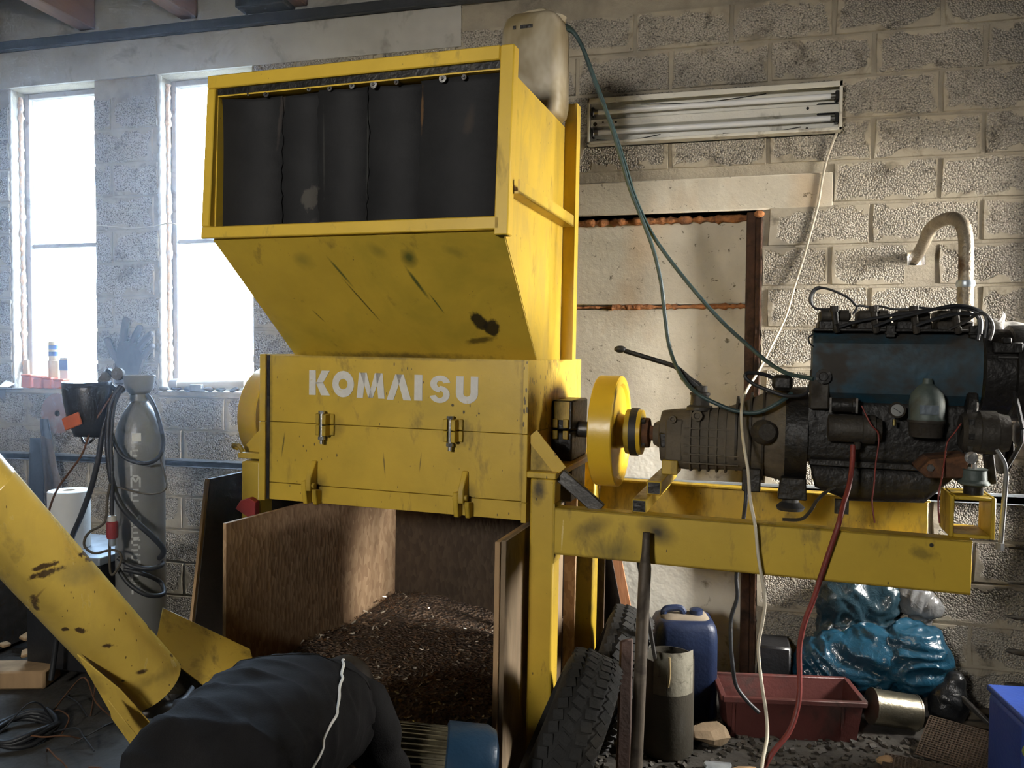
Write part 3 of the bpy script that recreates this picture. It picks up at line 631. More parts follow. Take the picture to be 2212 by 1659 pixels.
# blue shroud: half-round duct along the cylinders
prof = [(.40, 1.735), (.30, 1.735), (.245, 1.722), (.212, 1.690), (.200, 1.645), (.200, 1.585), (.215, 1.52), (.255, 1.478), (.40, 1.470)]
loft_x([(.962, prof), (.968, prof), (1.478, prof), (1.484, prof)]).build('air_shroud', MT['blue_worn'], en, ang=30)
MB().box((.955, .205, 1.46), (1.02, .24, 1.60)).build('shroud_end_bracket', MT['oily_grey'], en, .006)
MB().revolve([(0, .026), (-.02, .026), (-.02, .016), (-.03, .014)], (.998, .205, 1.575), (0,1,0), 14).build('plug', MT['oily'], en)
MB().box((.962, .22, 1.732), (1.49, .42, 1.741)).build('shroud_lid', MT['oily'], en, .002)
for xx in (1.205, 1.455):
    MB().box((xx-.014, .205, 1.712), (xx+.014, .225, 1.752)).box((xx-.018, .200, 1.722), (xx+.018, .212, 1.73)).build('spring_clip', MT['oily'], en, .002)
# cylinder heads and rocker covers
for k in range(4):
    x0 = .978+k*.124
    MB().box((x0, .235, 1.738), (x0+.108, .50, 1.768)).build('cylinder_head', MT['oily'], en, .004)
    MB().prism(rrect(.25, .40, 1.768, 1.806, .016), 'x', x0+.004, x0+.105).build('rocker_cover', MT['oily_grey'], en, .006)
    inj = MB().cyl((x0+.058, .232, 1.742), (x0+.050, .226, 1.80), .011, n=10).revolve([(0, .015), (.02, .015)], (x0+.05, .226, 1.798), (0,0,1), 8)
    inj.revolve([(0, .011), (.014, .013), (.028, .008)], (x0+.062, .222, 1.728), (-.3,-.2,1), 8); inj.build('injector', MT['oily_grey'] if k else MT['oily'], en)
# injection pipes bundled over the heads, leak-off line
ends = [(1805,706), (1886,706), (1976,706), (2050,712)]
MB().tube([(1.037,0.215,1.743),(1.098,0.210,1.764),(1.169,0.205,1.779),(1.288,0.200,1.799),(1.392,0.210,1.812),(1.455,0.220,1.801),(1.474,0.210,1.766),(1.472,0.205,1.725)], .0055, 6).build('injector_pipe', MT['cable_black'], en)
MB().tube([(1.153,0.210,1.747),(1.211,0.200,1.772),(1.287,0.195,1.793),(1.390,0.200,1.818),(1.459,0.210,1.806),(1.488,0.200,1.773),(1.485,0.200,1.713)], .0055, 6).build('injector_pipe', MT['cable_black'], en)
MB().tube([(1.281,0.210,1.751),(1.323,0.200,1.769),(1.377,0.200,1.787),(1.440,0.210,1.791),(1.467,0.210,1.773),(1.464,0.200,1.705)], .0055, 6).build('injector_pipe', MT['cable_black'], en)
MB().tube([(1.383,0.210,1.742),(1.425,0.200,1.765),(1.458,0.200,1.788),(1.485,0.200,1.788),(1.506,0.200,1.750),(1.498,0.200,1.705)], .0055, 6).build('injector_pipe', MT['dark_steel'], en)
MB().tube([(1.096,0.240,1.801),(1.106,0.240,1.820),(1.142,0.235,1.814),(1.156,0.235,1.817),(1.179,0.240,1.817),(1.215,0.240,1.808),(1.264,0.235,1.809),(1.293,0.240,1.814),(1.342,0.240,1.808),(1.397,0.240,1.814)], .004, 6).build('leak_off_line', MT['cable_black'], en)
MB().tube([(1.025,0.240,1.809),(0.972,0.240,1.809),(0.953,0.240,1.829),(0.952,0.240,1.856),(0.970,0.240,1.880),(1.008,0.240,1.877),(1.068,0.240,1.849),(1.096,0.240,1.820),(1.099,0.240,1.808),(1.088,0.240,1.792)], lambda t: .007 if .2 < t < .5 else .0042, 7).build('leak_off_hose', MT['cable_black'], en)
MB().tube([(0.961,0.200,1.719),(0.945,0.190,1.706),(0.951,0.190,1.687),(0.963,0.200,1.678)], .003, 6).build('wire_loop', MT['cable_black'], en)
# fan housing
fh = MB().revolve([(-.145, .13), (-.145, .148), (-.06, .150), (-.058, .152), (-.055, .162), (-.01, .164), (0, .160), (0, .140), (-.03, .135), (-.03, .05), (-.02, .045)], (1.645, .375, 1.598), (1,0,0), 40).build('fan_housing', MT['oily'], en, ang=30)
MB().box((1.515, .222, 1.665), (1.60, .245, 1.700)).box((1.54, .215, 1.695), (1.565, .24, 1.715)).build('housing_lug', MT['oily'], en, .003)
MB().box((1.53, .228, 1.648), (1.60, .238, 1.655)).build('housing_rib', MT['dark_steel'], en, .001)
for k in range(8):
    a = 2*PI*k/8; MB().bar((1.64, .375+.04*math.cos(a), 1.598+.04*math.sin(a)), (1.635, .375+.13*math.cos(a), 1.598+.13*math.sin(a)), .05, .004, (math.cos(a+.6), -math.sin(a), math.cos(a))).build('fan_blade', MT['oily'], en)
# oil filter bowl with cone lid, pressure gauge
c = (1.318, .175, 1.385)
MB().revolve([(.0, .050), (.045, .055), (.048, .058), (.056, .058)], c, (0,0,1), 24).build('filter_bowl', MT['oily_grey'], en, ang=40)
MB().revolve([(.056, .057), (.062, .054), (.115, .054), (.140, .050), (.165, .030), (.175, .016), (.192, .014)], c, (0,0,1), 24).build('filter_head', MT['teal'], en, ang=40)
MB().box((1.290, .118, 1.462), (1.345, .123, 1.492)).build('data_plate', simple('dull_plate', (.16, .19, .22), .4, .6), en)
gg = MB().revolve([(0, .026), (-.022, .026), (-.022, .021), (-.019, .021)], (1.228, .178, 1.470), (0,1,0), 20).build('pressure_gauge', MT['oily_grey'], en)
MB().revolve([(-.0195, .020), (-.0205, .0)], (1.228, .178, 1.470), (0,1,0), 20).build('gauge_face', simple('gauge_face', (.20, .20, .19), .4), gg)
MB().bar((1.216, .1565, 1.478), (1.238, .1565, 1.462), .002, .003, (0,1,0)).build('gauge_needle', MT['black_grease_gap'], gg)
MB().revolve([(0, .006), (.02, .006)], (1.222, .172, 1.418), (0,0,1), 8).build('brass_fitting', simple('brass', (.55, .42, .16), .3, 1), en)
# alternator, its brackets, pulley, belt
al = MB().revolve([(0, .03), (.0, .055), (.012, .066), (.05, .067), (.051, .070), (.10, .070), (.101, .064), (.135, .058), (.14, .03)], (1.418, .17, 1.408), (1,0,0), 26).build('alternator', MT['oily_grey'], en, ang=35)
for k in range(6):
    a = PI*.6+2*PI*k/9
    MB().box((1.430, .17+.0665*math.cos(a)-.006, 1.408+.0665*math.sin(a)-.009), (1.446, .17+.0665*math.cos(a)+.006, 1.408+.0665*math.sin(a)+.009)).build('vent_slot', MT['black_grease_gap'], al)
MB().revolve([(0, .03), (.006, .04), (.013, .028), (.02, .04), (.026, .03)], (1.572, .17, 1.408), (1,0,0), 20).build('alternator_pulley', MT['dark_steel'], en, ang=50)
MB().bar((1.50, .17, 1.34), (1.52, .20, 1.24), .03, .02, (0,1,0)).build('alternator_bracket', MT['oily'], en, .003)
MB().revolve([(0, .05), (.008, .075), (.02, .060), (.032, .075), (.04, .05)], (1.575, .39, 1.332), (1,0,0), 28).build('crank_pulley', MT['oily'], en, ang=50)
bpth = [(1.585, .135, 1.43), (1.585, .15, 1.45), (1.585, .38, 1.66), (1.585, .44, 1.60), (1.585, .465, 1.34), (1.585, .44, 1.27), (1.585, .34, 1.265), (1.585, .16, 1.37), (1.585, .132, 1.40), (1.585, .135, 1.43)]
MB().tube(bpth, .007, 6, 5).build('fan_belt', MT['rubber'], en)
# starter motor and solenoid
st = MB().revolve([(0, .028), (.004, .046), (.11, .046), (.112, .049), (.15, .049), (.152, .040), (.17, .036)], (1.015, .19, 1.40), (1,0,0), 22).build('starter_motor', MT['oily_grey'], en, ang=35)
MB().revolve([(0, .024), (.07, .024), (.072, .027), (.085, .027)], (1.02, .18, 1.480), (1,0,0), 18).build('starter_solenoid', MT['oily'], en, ang=35)
for xx in (1.018, 1.10): MB().box((xx, .152, 1.455), (xx+.007, .158, 1.505)).build('solenoid_clamp', MT['dark_steel'], en)
MB().revolve([(0, .010), (.02, .012), (.024, .006)], (1.110, .165, 1.335), (0,-.2,1), 10).build('cable_terminal', MT['oily_grey'], en)
# engine mount over the carrier
MB().prism([(1.285, 1.285), (1.31, 1.262), (1.42, 1.268), (1.43, 1.34), (1.32, 1.322)], 'y', .07, .24).build('mount_arm', MT['rust'], en, .004)
MB().revolve([(0, .032), (.006, .046), (.012, .046), (.020, .038), (.050, .036), (.054, .040)], (1.445, .085, 1.245), (0,0,1), 22).build('rubber_mount', MT['teal'], en, ang=40)
MB().revolve([(0, .028), (.024, .028)], (1.445, .085, 1.219), (0,0,1), 18).build('mount_foot', MT['oily'], en)
for (x, z, r) in ((1.432, 1.335, .019), (1.312, 1.325, .0)):
    if r: MB().revolve([(0, r), (-.004, r), (-.004, .011), (-.012, .011), (-.012, .001)], (x, .07, z), (0,1,0), 18).build('mount_bolt', MT['steel'], en)
MB().revolve([(0, .012), (-.010, .012), (-.010, .001)], (1.318, .071, 1.296), (0,1,0), 6).build('mount_bolt', MT['dark_steel'], en)
MB().revolve([(0, .009), (.014, .009)], (1.445, .085, 1.299), (0,0,1), 6).build('mount_bolt', MT['steel'], en)
# flywheel bell of the engine
MB().revolve([(-.075, .10), (-.075, .172), (-.06, .176), (0, .178), (0, .10)], (.955, .40, 1.352), (1,0,0), 32).build('flywheel_housing', MT['oily'], en, ang=35)
MB().prism([(.86, 1.13), (.96, 1.13), (.955, 1.21), (.87, 1.21)], 'y', .26, .40).build('housing_foot', MT['oily'], en, .004)
MB().revolve([(0, .045), (.012, .05), (.03, .03), (.048, .028)], (.905, .30, 1.0875), (0,0,1), 18).build('rubber_mount', MT['rubber'], en)
# exhaust stack: upright pipe, clamp, bend that leads out through the wall
W2M = lambda p: MR.transposed() @ (Vector(p)-MO)
MB().cyl((1.492, .55, 1.74), (1.488, .55, 1.905), .0275, n=20).build('exhaust_sleeve', MT['exhaust'], en)
pw = W2M((.887, .10, 2.085))
MB().tube([(1.488, .55, 1.90), (1.487, .55, 1.99), (1.485, .56, 2.08), (1.478, .60, 2.14), (1.462, .68, 2.176), (1.44, .80, 2.185), (1.425, .95, 2.175), (1.43, 1.10, 2.150), (1.438, 1.30, 2.125), tuple(pw)], .0255, 16, 4).build('exhaust_pipe', MT['exhaust'], en)
MB().revolve([(0, .030), (.012, .033), (.024, .030)], (1.488, .55, 1.905), (0,0,1), 20).build('exhaust_clamp', MT['galv'], en)
# wrapped duct behind the fan
MB().tube([(1.50, .50, 1.70), (1.535, .50, 1.725), (1.60, .51, 1.735), (1.70, .52, 1.70), (1.76, .53, 1.62)], lambda t: .050+.006*math.sin(t*34), 14, 4).build('wrapped_duct', MT['wrap'], en, ang=70)
MB().tube([(1.585, .46, 1.775), (1.592, .455, 1.795), (1.588, .45, 1.812)], lambda t: .010*(1-t)+.002, 6).build('wrap_end', MT['wrap'], en)
# oil pan drain, brackets in front of the sump
MB().box((1.05, .22, 1.10), (1.095, .24, 1.15)).build('drain_plug', MT['oily'], en)
# ---------------- gearbox
gb = thing('gearbox', 'dusty grey ribbed gearbox between the yellow flywheel and the engine', 'gearbox', (.62, .42, 1.19), True)
def ell(y, z, ry, rz, n=20, pw=1.0):
    out = []
    for i in range(n):
        a = 2*PI*i/n; c_, s_ = math.cos(a), math.sin(a)
        out.append((y+ry*math.copysign(abs(c_)**pw, c_), z+rz*math.copysign(abs(s_)**pw, s_)))
    return out
cy0 = .40
secs = [(.395, ell(cy0, 1.330, .040, .042)), (.418, ell(cy0, 1.330, .050, .055)), (.428, ell(cy0, 1.325, .085, .098, 20, .7)), (.470, ell(cy0, 1.322, .095, .108, 20, .62)), (.50, ell(cy0, 1.318, .100, .115, 20, .62)),
        (.53, ell(cy0, 1.318, .100, .117, 20, .62)), (.66, ell(cy0, 1.326, .105, .118, 20, .65)), (.72, ell(cy0, 1.335, .115, .128, 20, .75)), (.78, ell(cy0, 1.345, .135, .148, 20, .85)), (.84, ell(cy0, 1.352, .155, .168)), (.872, ell(cy0, 1.352, .168, .176)), (.880, ell(cy0, 1.352, .170, .178))]
loft_x(secs).build('gearbox_case', MT['dusty_alu'], gb, ang=50)
for i, x in enumerate((.540, .572, .604, .636, .668)):
    loft_x([(x, ell(cy0, 1.322, .112, .126, 20, .62)), (x+.006, ell(cy0, 1.322, .112, .126, 20, .62))]).build('rib', MT['dusty_alu'], gb)
for i, z in enumerate((1.235, 1.268, 1.300, 1.332, 1.364)):
    MB().box((.52, .290, z), (.72, .31, z+.005)).build('rib', MT['dusty_alu'], gb)
MB().box((.45, .30, 1.24), (.515, .312, 1.40)).build('side_cover', MT['dusty_alu'], gb, .008)
for x in (.705, .755, .80): loft_x([(x, ell(cy0, 1.345, .128+(x-.7)*.3, .142+(x-.7)*.3)), (x+.008, ell(cy0, 1.345, .128+(x-.7)*.3, .142+(x-.7)*.3))]).build('rib', MT['oily_grey'], gb)
MB().revolve([(0, .014), (-.02, .014), (-.02, .008), (-.012, .006)], (.478, .305, 1.398), (0,1,0), 14).build('plug', MT['dusty_alu'], gb)
MB().revolve([(0, .020), (-.03, .020), (-.03, .012), (-.02, .010)], (.568, .31, 1.415), (0,1,0), 14).build('plug', MT['dusty_alu'], gb)
MB().revolve([(0, .05), (.012, .048), (.02, .036), (.055, .034), (.058, .038), (.066, .038), (.07, .026), (.092, .027)], (.570, .36, 1.432), (0,0,1), 20).build('shift_tower', MT['oily_grey'], gb, ang=40)
MB().tube([(.572, .36, 1.52), (.560, .36, 1.532), (.535, .35, 1.548), (.49, .35, 1.585), (.462, .35, 1.600), (.40, .35, 1.618), (.28, .35, 1.652)], .0095, 8, 4).build('shift_lever', MT['oily'], gb)
MB().tube([(.560, .36, 1.512), (.535, .352, 1.535), (.505, .35, 1.562)], .017, 8, 3).build('lever_boot', MT['rubber'], gb)
MB().sphere((.262, .35, 1.658), .018, 12, 8, (1.35, 1, .8)).build('lever_knob', MT['rubber'], gb)
MB().revolve([(0, .060), (.03, .058), (.034, .030), (.062, .028)], (.345, .41, 1.331), (1,0,0), 24).build('output_flange', MT['rust'], gb, ang=40)
cp = MB().revolve([(0, .06), (.0, .088), (.018, .090), (.02, .06)], (.284, .42, 1.332), (1,0,0), 30).build('coupling_disc', MT['yellow_dirty_shade'], gb, ang=40)
MB().revolve([(0, .06), (.0, .095), (.028, .095), (.028, .06)], (.303, .42, 1.332), (1,0,0), 30).build('rubber_coupling', MT['rubber'], gb, ang=40)
MB().revolve([(0, .05), (.0, .090), (.016, .088), (.018, .05)], (.332, .415, 1.332), (1,0,0), 30).build('coupling_disc', MT['yellow_clean'], gb, ang=40)
for k in range(4):
    a = PI/4+PI/2*k; MB().revolve([(0, .010), (.014, .010)], (.350, .415+.065*math.cos(a), 1.332+.065*math.sin(a)), (1,0,0), 6).build('coupling_bolt', MT['dark_steel'], gb)
MB().revolve([(0, .045), (.03, .042), (.05, .03)], (.805, .24, 1.37), (.3,-1,.1), 16).build('clutch_fork_cover', MT['oily_grey'], gb)
MB().box((.735, .285, 1.145), (.80, .36, 1.23)).build('bell_bracket', MT['oily'], gb, .004)
MB().revolve([(0, .030), (.035, .034), (.048, .030), (.052, .018)], (.465, .36, 1.239), (0,0,1), 18).build('rubber_mount', MT['rubber'], gb, ang=40)
MB().prism([(.432, 1.285), (.50, 1.285), (.49, 1.345), (.425, 1.345)], 'y', .31, .40).build('mount_ear', MT['oily'], gb, .006)
MB().box((.83, .24, 1.52), (.90, .36, 1.575)).build('clutch_cylinder', MT['oily'], gb, .012)
# loose bent strip lying on the rail, threaded rod hanging at the engine end
bs = MB().tube([(0.878,0.030,1.102),(0.935,0.030,1.107),(0.963,0.030,1.135),(0.984,0.040,1.173),(1.012,0.050,1.201),(1.039,0.050,1.218)], .006, 6)
for v in bs.v: pass
tag(settle(bs.xf(Matrix.Translation(MO) @ MR.to_4x4()).build('bent_strip', MT['oily_grey']), m2w((.88, .03, 1.09))), 'dull bent metal strip lying on the front yellow rail under the engine', 'strip')
rod = thing('threaded_rod', 'long grey threaded rod with nut hanging beside the rail end', 'rod', (1.525, .1, 1.05), True)
MB().cyl((1.530, .10, 1.055), (1.538, .10, 1.28), .0075, n=10).build('rod_bar', MT['dark_galv'], rod)
MB().revolve([(0, .013), (.022, .013)], (1.5285, .10, 1.045), (0,0,1), 6).build('nut', MT['dark_galv'], rod)
MB().tube([(1.538, .10, 1.275), (1.532, .10, 1.32), (1.51, .11, 1.36)], .006, 8).build('hook', MT['dark_galv'], rod)
# ---------------- hoses and cables
def cable(name, pts, r, mt, label, cat, n=7, res=5):
    o = MB().tube(pts, r, n, res).build(name, MT[mt], None, ang=80); settle(o, pts[-1]); return tag(o, label, cat)
cable('green_hose', [(-0.638,-0.968,2.945),(-0.594,-0.931,2.931),(-0.554,-0.914,2.873),(-0.515,-0.917,2.769),(-0.472,-0.920,2.655),(-0.425,-0.923,2.542),(-0.378,-0.926,2.403),(-0.331,-0.930,2.255),(-0.273,-0.934,2.126),(-0.205,-0.938,2.021),(-0.096,-0.966,1.880),(0.008,-0.993,1.760),(0.109,-1.041,1.664),(0.181,-1.086,1.602),(0.233,-1.129,1.571),(0.278,-1.163,1.560),(0.316,-1.195,1.554)], .0078, 'cable_green', 'dark green hose sagging from the can on the hopper to the blue engine shroud', 'hose')
cable('green_hose', [(-0.608,-1.000,2.905),(-0.572,-0.973,2.894),(-0.531,-0.976,2.822),(-0.487,-0.979,2.706),(-0.440,-0.982,2.581),(-0.387,-0.986,2.416),(-0.343,-0.989,2.271),(-0.288,-0.993,2.135),(-0.251,-0.995,2.036),(-0.221,-0.997,1.912),(-0.205,-0.998,1.788),(-0.185,-1.010,1.663),(-0.144,-1.063,1.568),(-0.086,-1.127,1.500),(-0.004,-1.153,1.457),(0.069,-1.163,1.433),(0.140,-1.168,1.433),(0.209,-1.168,1.470),(0.250,-1.141,1.500)], .0078, 'cable_green', 'dark green hose hanging steeply and looping under towards the gearbox', 'hose')
cable('clutch_hose', [(0.319,-1.135,1.553),(0.295,-1.154,1.501),(0.232,-1.169,1.492),(0.178,-1.166,1.508),(0.122,-1.162,1.531),(0.091,-1.160,1.556),(0.103,-1.150,1.571),(0.163,-1.134,1.564),(0.220,-1.118,1.534)], .007, 'cable_black', 'black hose loop on top of the bell housing', 'hose')
cable('lamp_cable', [(0.528,-0.050,2.737)]+[(0.531,-0.030,2.714),(0.509,-0.020,2.653),(0.482,-0.015,2.569),(0.463,-0.015,2.471),(0.448,-0.015,2.362),(0.417,-0.015,2.231),(0.384,-0.020,2.098),(0.345,-0.030,1.965),(0.306,-0.050,1.820),(0.243,-0.100,1.685),(0.181,-0.200,1.565)]+[(0.103,-0.880,1.494),(0.081,-1.149,1.447),(0.080,-1.189,1.392),(0.087,-1.280,1.320),(0.100,-1.331,1.240),(0.105,-1.381,1.162),(0.123,-1.412,1.069),(0.133,-1.413,0.978),(0.155,-1.415,0.843),(0.151,-1.414,0.766),(0.138,-1.413,0.672),(0.150,-1.434,0.559),(0.163,-1.465,0.482),(0.165,-1.506,0.425),(0.150,-1.565,0.376),(0.137,-1.634,0.323)], .0058, 'cable_white', 'cream cable running from the wall lamp down over the yellow rail', 'cable')
cable('starter_cable', [(0.440,-1.244,1.333),(0.434,-1.274,1.262),(0.417,-1.323,1.199),(0.396,-1.371,1.153),(0.377,-1.420,1.101),(0.355,-1.419,1.024),(0.329,-1.417,0.933),(0.306,-1.415,0.848),(0.280,-1.413,0.769),(0.266,-1.412,0.684),(0.267,-1.422,0.596),(0.263,-1.442,0.513),(0.235,-1.470,0.432),(0.183,-1.507,0.374),(0.148,-1.534,0.317)], .0088, 'cable_red', 'thick dull red cable hanging from the starter over the front rail', 'cable')
cable('dark_cable', [(0.096,-1.280,1.193),(0.095,-1.300,1.140),(0.089,-1.290,1.078),(0.080,-1.289,0.978),(0.068,-1.288,0.872),(0.072,-1.289,0.800),(0.053,-1.287,0.725),(0.053,-1.287,0.636),(0.061,-1.288,0.556),(0.073,-1.279,0.488),(0.108,-1.281,0.440),(0.151,-1.284,0.402)], .0072, 'cable_black', 'black cable hanging straight down behind the front rail', 'cable')
cable('red_wire', [(0.460,-1.276,1.469),(0.471,-1.286,1.441),(0.487,-1.298,1.407),(0.509,-1.289,1.382),(0.512,-1.289,1.343),(0.505,-1.289,1.282),(0.501,-1.288,1.205),(0.493,-1.308,1.154),(0.499,-1.328,1.090)], .0028, 'cable_red', 'thin red wire dangling in front of the crankcase', 'wire', 5)
cable('red_wire', [(0.746,-1.326,1.421),(0.726,-1.334,1.392),(0.704,-1.343,1.362),(0.693,-1.362,1.313),(0.677,-1.401,1.259),(0.664,-1.420,1.211),(0.663,-1.425,1.162),(0.667,-1.425,1.119)], .0028, 'cable_red', 'thin red wire from the alternator down past the engine mount', 'wire', 5)

# ================================================================ ON AND AROUND THE MACHINE, LEFT SIDE
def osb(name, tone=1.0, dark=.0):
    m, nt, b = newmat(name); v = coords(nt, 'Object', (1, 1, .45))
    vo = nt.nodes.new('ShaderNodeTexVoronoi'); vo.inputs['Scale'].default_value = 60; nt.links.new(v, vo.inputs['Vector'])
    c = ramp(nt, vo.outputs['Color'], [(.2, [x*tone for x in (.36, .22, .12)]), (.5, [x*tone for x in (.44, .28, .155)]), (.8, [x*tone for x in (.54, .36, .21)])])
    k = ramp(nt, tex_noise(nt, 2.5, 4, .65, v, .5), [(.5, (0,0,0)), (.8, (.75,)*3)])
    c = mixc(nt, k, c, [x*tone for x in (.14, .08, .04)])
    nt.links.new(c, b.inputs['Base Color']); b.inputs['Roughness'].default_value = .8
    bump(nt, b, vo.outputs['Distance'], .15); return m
MT['osb'] = osb('chipboard', .78); MT['osb_shaded'] = osb('shaded_chipboard', .13); MT['board_dark'] = simple('dark_wet_board', (.05, .038, .03), .7, 0, .4, 4, (.025, .02, .018), 4, .5)  # the rear sheet's chipboard is darkened in colour for the shade there
MT['raw_wood'] = simple('raw_wood', (.42, .27, .14), .8, 0, .3, 10, None, stretch=(1, 1, .2))
MT['orange_wood'] = simple('orange_timber', (.46, .20, .09), .8, 0, .3, 12, None, stretch=(1, 1, .2))
MT['grey_wood'] = simple('weathered_wood', (.25, .18, .11), .85, 0, .3, 9, (.10, .07, .045), 6, .4, .3, 50, (1, 1, .25))
MT['cloth_blue'] = simple('dark_blue_cloth', (.045, .06, .085), .9, 0, .3, 10)
MT['black_plastic'] = simple('black_plastic', (.018, .018, .020), .35, 0, .3, 8)
MT['orange'] = simple('orange_plastic', (.60, .13, .04), .5, 0, .2, 8)
MT['white_paper'] = simple('white_paper', (.72, .71, .67), .9, 0, .06, 8)
MT['red'] = simple('red_plastic', (.32, .035, .035), .5, 0, .2, 8)
def mthing(*a, **k): return thing(*a, machine=True, **k)
# plastic can standing on the hopper top
m, nt, b = newmat('stained_white_plastic'); v = coords(nt)
c = ramp(nt, tex_noise(nt, 3.0, 4, .6, v, .4), [(.36, (.20, .15, .07)), (.52, (.42, .36, .25)), (.68, (.66, .62, .52))])
nt.links.new(c, b.inputs['Base Color']); b.inputs['Roughness'].default_value = .5; b.inputs['Subsurface Weight'].default_value = 0; MT['stained_plastic'] = m
can = mthing('plastic_can', 'stained white plastic can standing on top of the yellow hopper', 'can', (-.09, .30, 2.5535))
secs = []
for (z, s) in ((2.5535, .86), (2.565, .95), (2.60, 1), (2.84, 1.0), (2.89, .97), (2.925, .88), (2.945, .70)):
    secs.append([(-.090+p[0]*s, .305+p[1]*s, z) for p in rrect(-.122, .122, -.095, .095, .045, 4)])
MB().rings(secs).build('can_body', MT['stained_plastic'], can, ang=60)
MB().tube([(-.15, .305, 2.935), (-.14, .305, 2.962), (-.06, .305, 2.968), (-.045, .305, 2.94)], .014, 8).build('can_handle', MT['stained_plastic'], can)
MB().revolve([(0, .028), (.02, .028), (.022, .02)], (.0, .305, 2.925), (.25, 0, 1), 16).build('can_cap', MT['stained_plastic'], can)
for k, x in enumerate((-.155, -.125, -.10)): MB().box((x, .2095, 2.875), (x+.012+.012*(k > 0), .2105, 2.888)).build('handle_slot', MT['black_grease_gap'], can)
# fluorescent lamp on the wall
MT['enamel'] = simple('yellowed_enamel', (.72, .69, .60), .4, 0, .12, 5, (.22, .19, .15), 6, .36)
MT['reflector'] = simple('lamp_reflector', (.76, .74, .67), .3, .1, .1, 3, (.22, .20, .16), 5, .3)
MT['tube'] = simple('lamp_tube_glass', (.88, .89, .90), .2, 0, .03, 3)
LX0, LX1, LZ0, LZ1 = -.66, .538, 2.688, 2.915
lamp = thing('fluorescent_lamp', 'long white wall lamp with two bare fluorescent tubes', 'lamp', (-.06, -.006, 2.688))
MB().box((LX0, -.028, LZ0), (LX1, -.008, LZ1)).build('lamp_back', MT['reflector'], lamp)
rim = MB()
for (a, b2) in (((LX0, -.085, LZ1-.008), (LX1, -.008, LZ1)), ((LX0, -.085, LZ0), (LX1, -.008, LZ0+.008)), ((LX0, -.085, LZ0+.008), (LX0+.008, -.008, LZ1-.008)), ((LX1-.008, -.085, LZ0+.008), (LX1, -.008, LZ1-.008))): rim.box(a, b2)
rim.box((LX0, -.088, LZ1-.026), (LX1, -.083, LZ1)).box((LX0, -.088, LZ0), (LX1, -.083, LZ0+.014)).box((LX0, -.088, LZ0), (LX0+.012, -.083, LZ1)).box((LX1-.014, -.088, LZ0), (LX1, -.083, LZ1))
rim.build('lamp_rim', MT['enamel'], lamp, .0015)
MB().prism([(-.028, LZ0+.085), (-.052, LZ0+.093), (-.052, LZ0+.130), (-.028, LZ0+.138)], 'x', LX0+.01, LX1-.01).build('ballast_cover', MT['reflector'], lamp, .002)
for z in (LZ0+.062, LZ0+.165):
    t_ = MB().cyl((LX0+.05, -.060, z), (LX1-.05, -.060, z), .0135, n=16).build('fluorescent_tube', MT['tube'], lamp)
    for x in (LX0+.03, LX1-.05):
        MB().cyl((x, -.060, z), (x+.022, -.060, z), .0138, n=14).build('tube_cap', MT['steel'], t_)
        MB().box((x-.012 if x < 0 else x+.020, -.076, z-.022), (x+.002 if x < 0 else x+.036, -.029, z+.022)).build('lamp_holder', MT['black_plastic'], lamp, .003)
MB().box((LX1-.11, -.050, LZ0+.085), (LX1-.012, -.0285, LZ0+.14)).build('terminal_block', MT['black_plastic'], lamp, .006)
for (x, z, r) in ((LX0+.035, LZ0+.108, .010), (LX1-.15, LZ0+.118, .007), (LX1-.15, LZ0+.030, .006), (LX0+.075, LZ0+.115, .004), (LX0+.14, LZ0+.112, .005)):
    MB().revolve([(0, r), (-.0012, r), (-.0012, .0005)], (x, -.0525 if LZ0+.09 < z < LZ0+.14 else -.0285, z), (0,1,0), 12).build('mounting_hole', MT['black_grease_gap'], lamp)
for i, (x0, x1, z) in enumerate(((-.62, -.3, .035), (.0, .36, .03), (-.4, .2, .198))):
    MB().tube([(LX0+.66+x0, -.034, LZ0+z), (LX0+.66+(x0+x1)/2, -.034, LZ0+z-.012), (LX0+.66+x1, -.034, LZ0+z+.008)], .002, 5).build('lamp_wire', MT['cable_black'], lamp)
for x in (LX0+.20, LX0+.27): MB().box((x, -.0532, LZ0+.103), (x+.045, -.0522, LZ0+.118)).build('lamp_sticker', MT['white_paper'], lamp)
# ---- boards that wall in the collecting bay under the shredder
def board(name, label, quad, t, mt, edge=None):
    w4 = [m2w(p) for p in quad]; o = MB().slab(w4, t).build(name, MT[mt], None, .001)
    base = min(w4, key=lambda p: p.z); settle(o, base); return tag(o, label, 'board')
board('chipboard_sheet', 'wide chipboard sheet forming the left side of the bay under the shredder', [(-1.05, -.335, .0), (-.955, .858, .0), (-.955, .858, 1.0), (-1.05, -.335, 1.0)], .016, 'osb')
board('chipboard_sheet', 'chipboard sheet, coloured dark for shade, closing the back of the bay under the shredder', [(-1.045, .86, .0), (.12, .86, .0), (.12, .86, 1.02), (-1.045, .86, 1.02)], .014, 'osb_shaded')
rb = thing('plywood_panel', 'worn plywood panel on edge at the right of the bay, beside the post', 'board', (-.025, 0, 0), True)
MB().box((-.040, -.225, 0), (-.022, .56, 1.0)).build('panel_sheet', MT['raw_wood'], rb, .002)
MB().box((-.0215, -.215, 0), (-.0035, .56, 1.003)).build('panel_sheet', MT['grey_wood'], rb, .002)
board('dark_board', 'dark board with a pale lit edge leaning left of the shredder stand', [(-1.372,-0.170,0.178), (-1.27, .55, .0), (-1.27, .55, 1.12), (-1.373,-0.020,1.096)], .02, 'board_dark')
o = MB().bar(m2w((-1.363,-0.030,1.098)), m2w((-1.361,-0.180,0.184)), .016, .012, (1, 0, 0)).build('lit_edge_strip', MT['raw_wood']); settle(o, m2w((-1.361,-0.180,0.184))); tag(o, 'pale narrow strip for the lit edge of the dark leaning board', 'batten')  # pale strip puts the light on the board's edge into colour
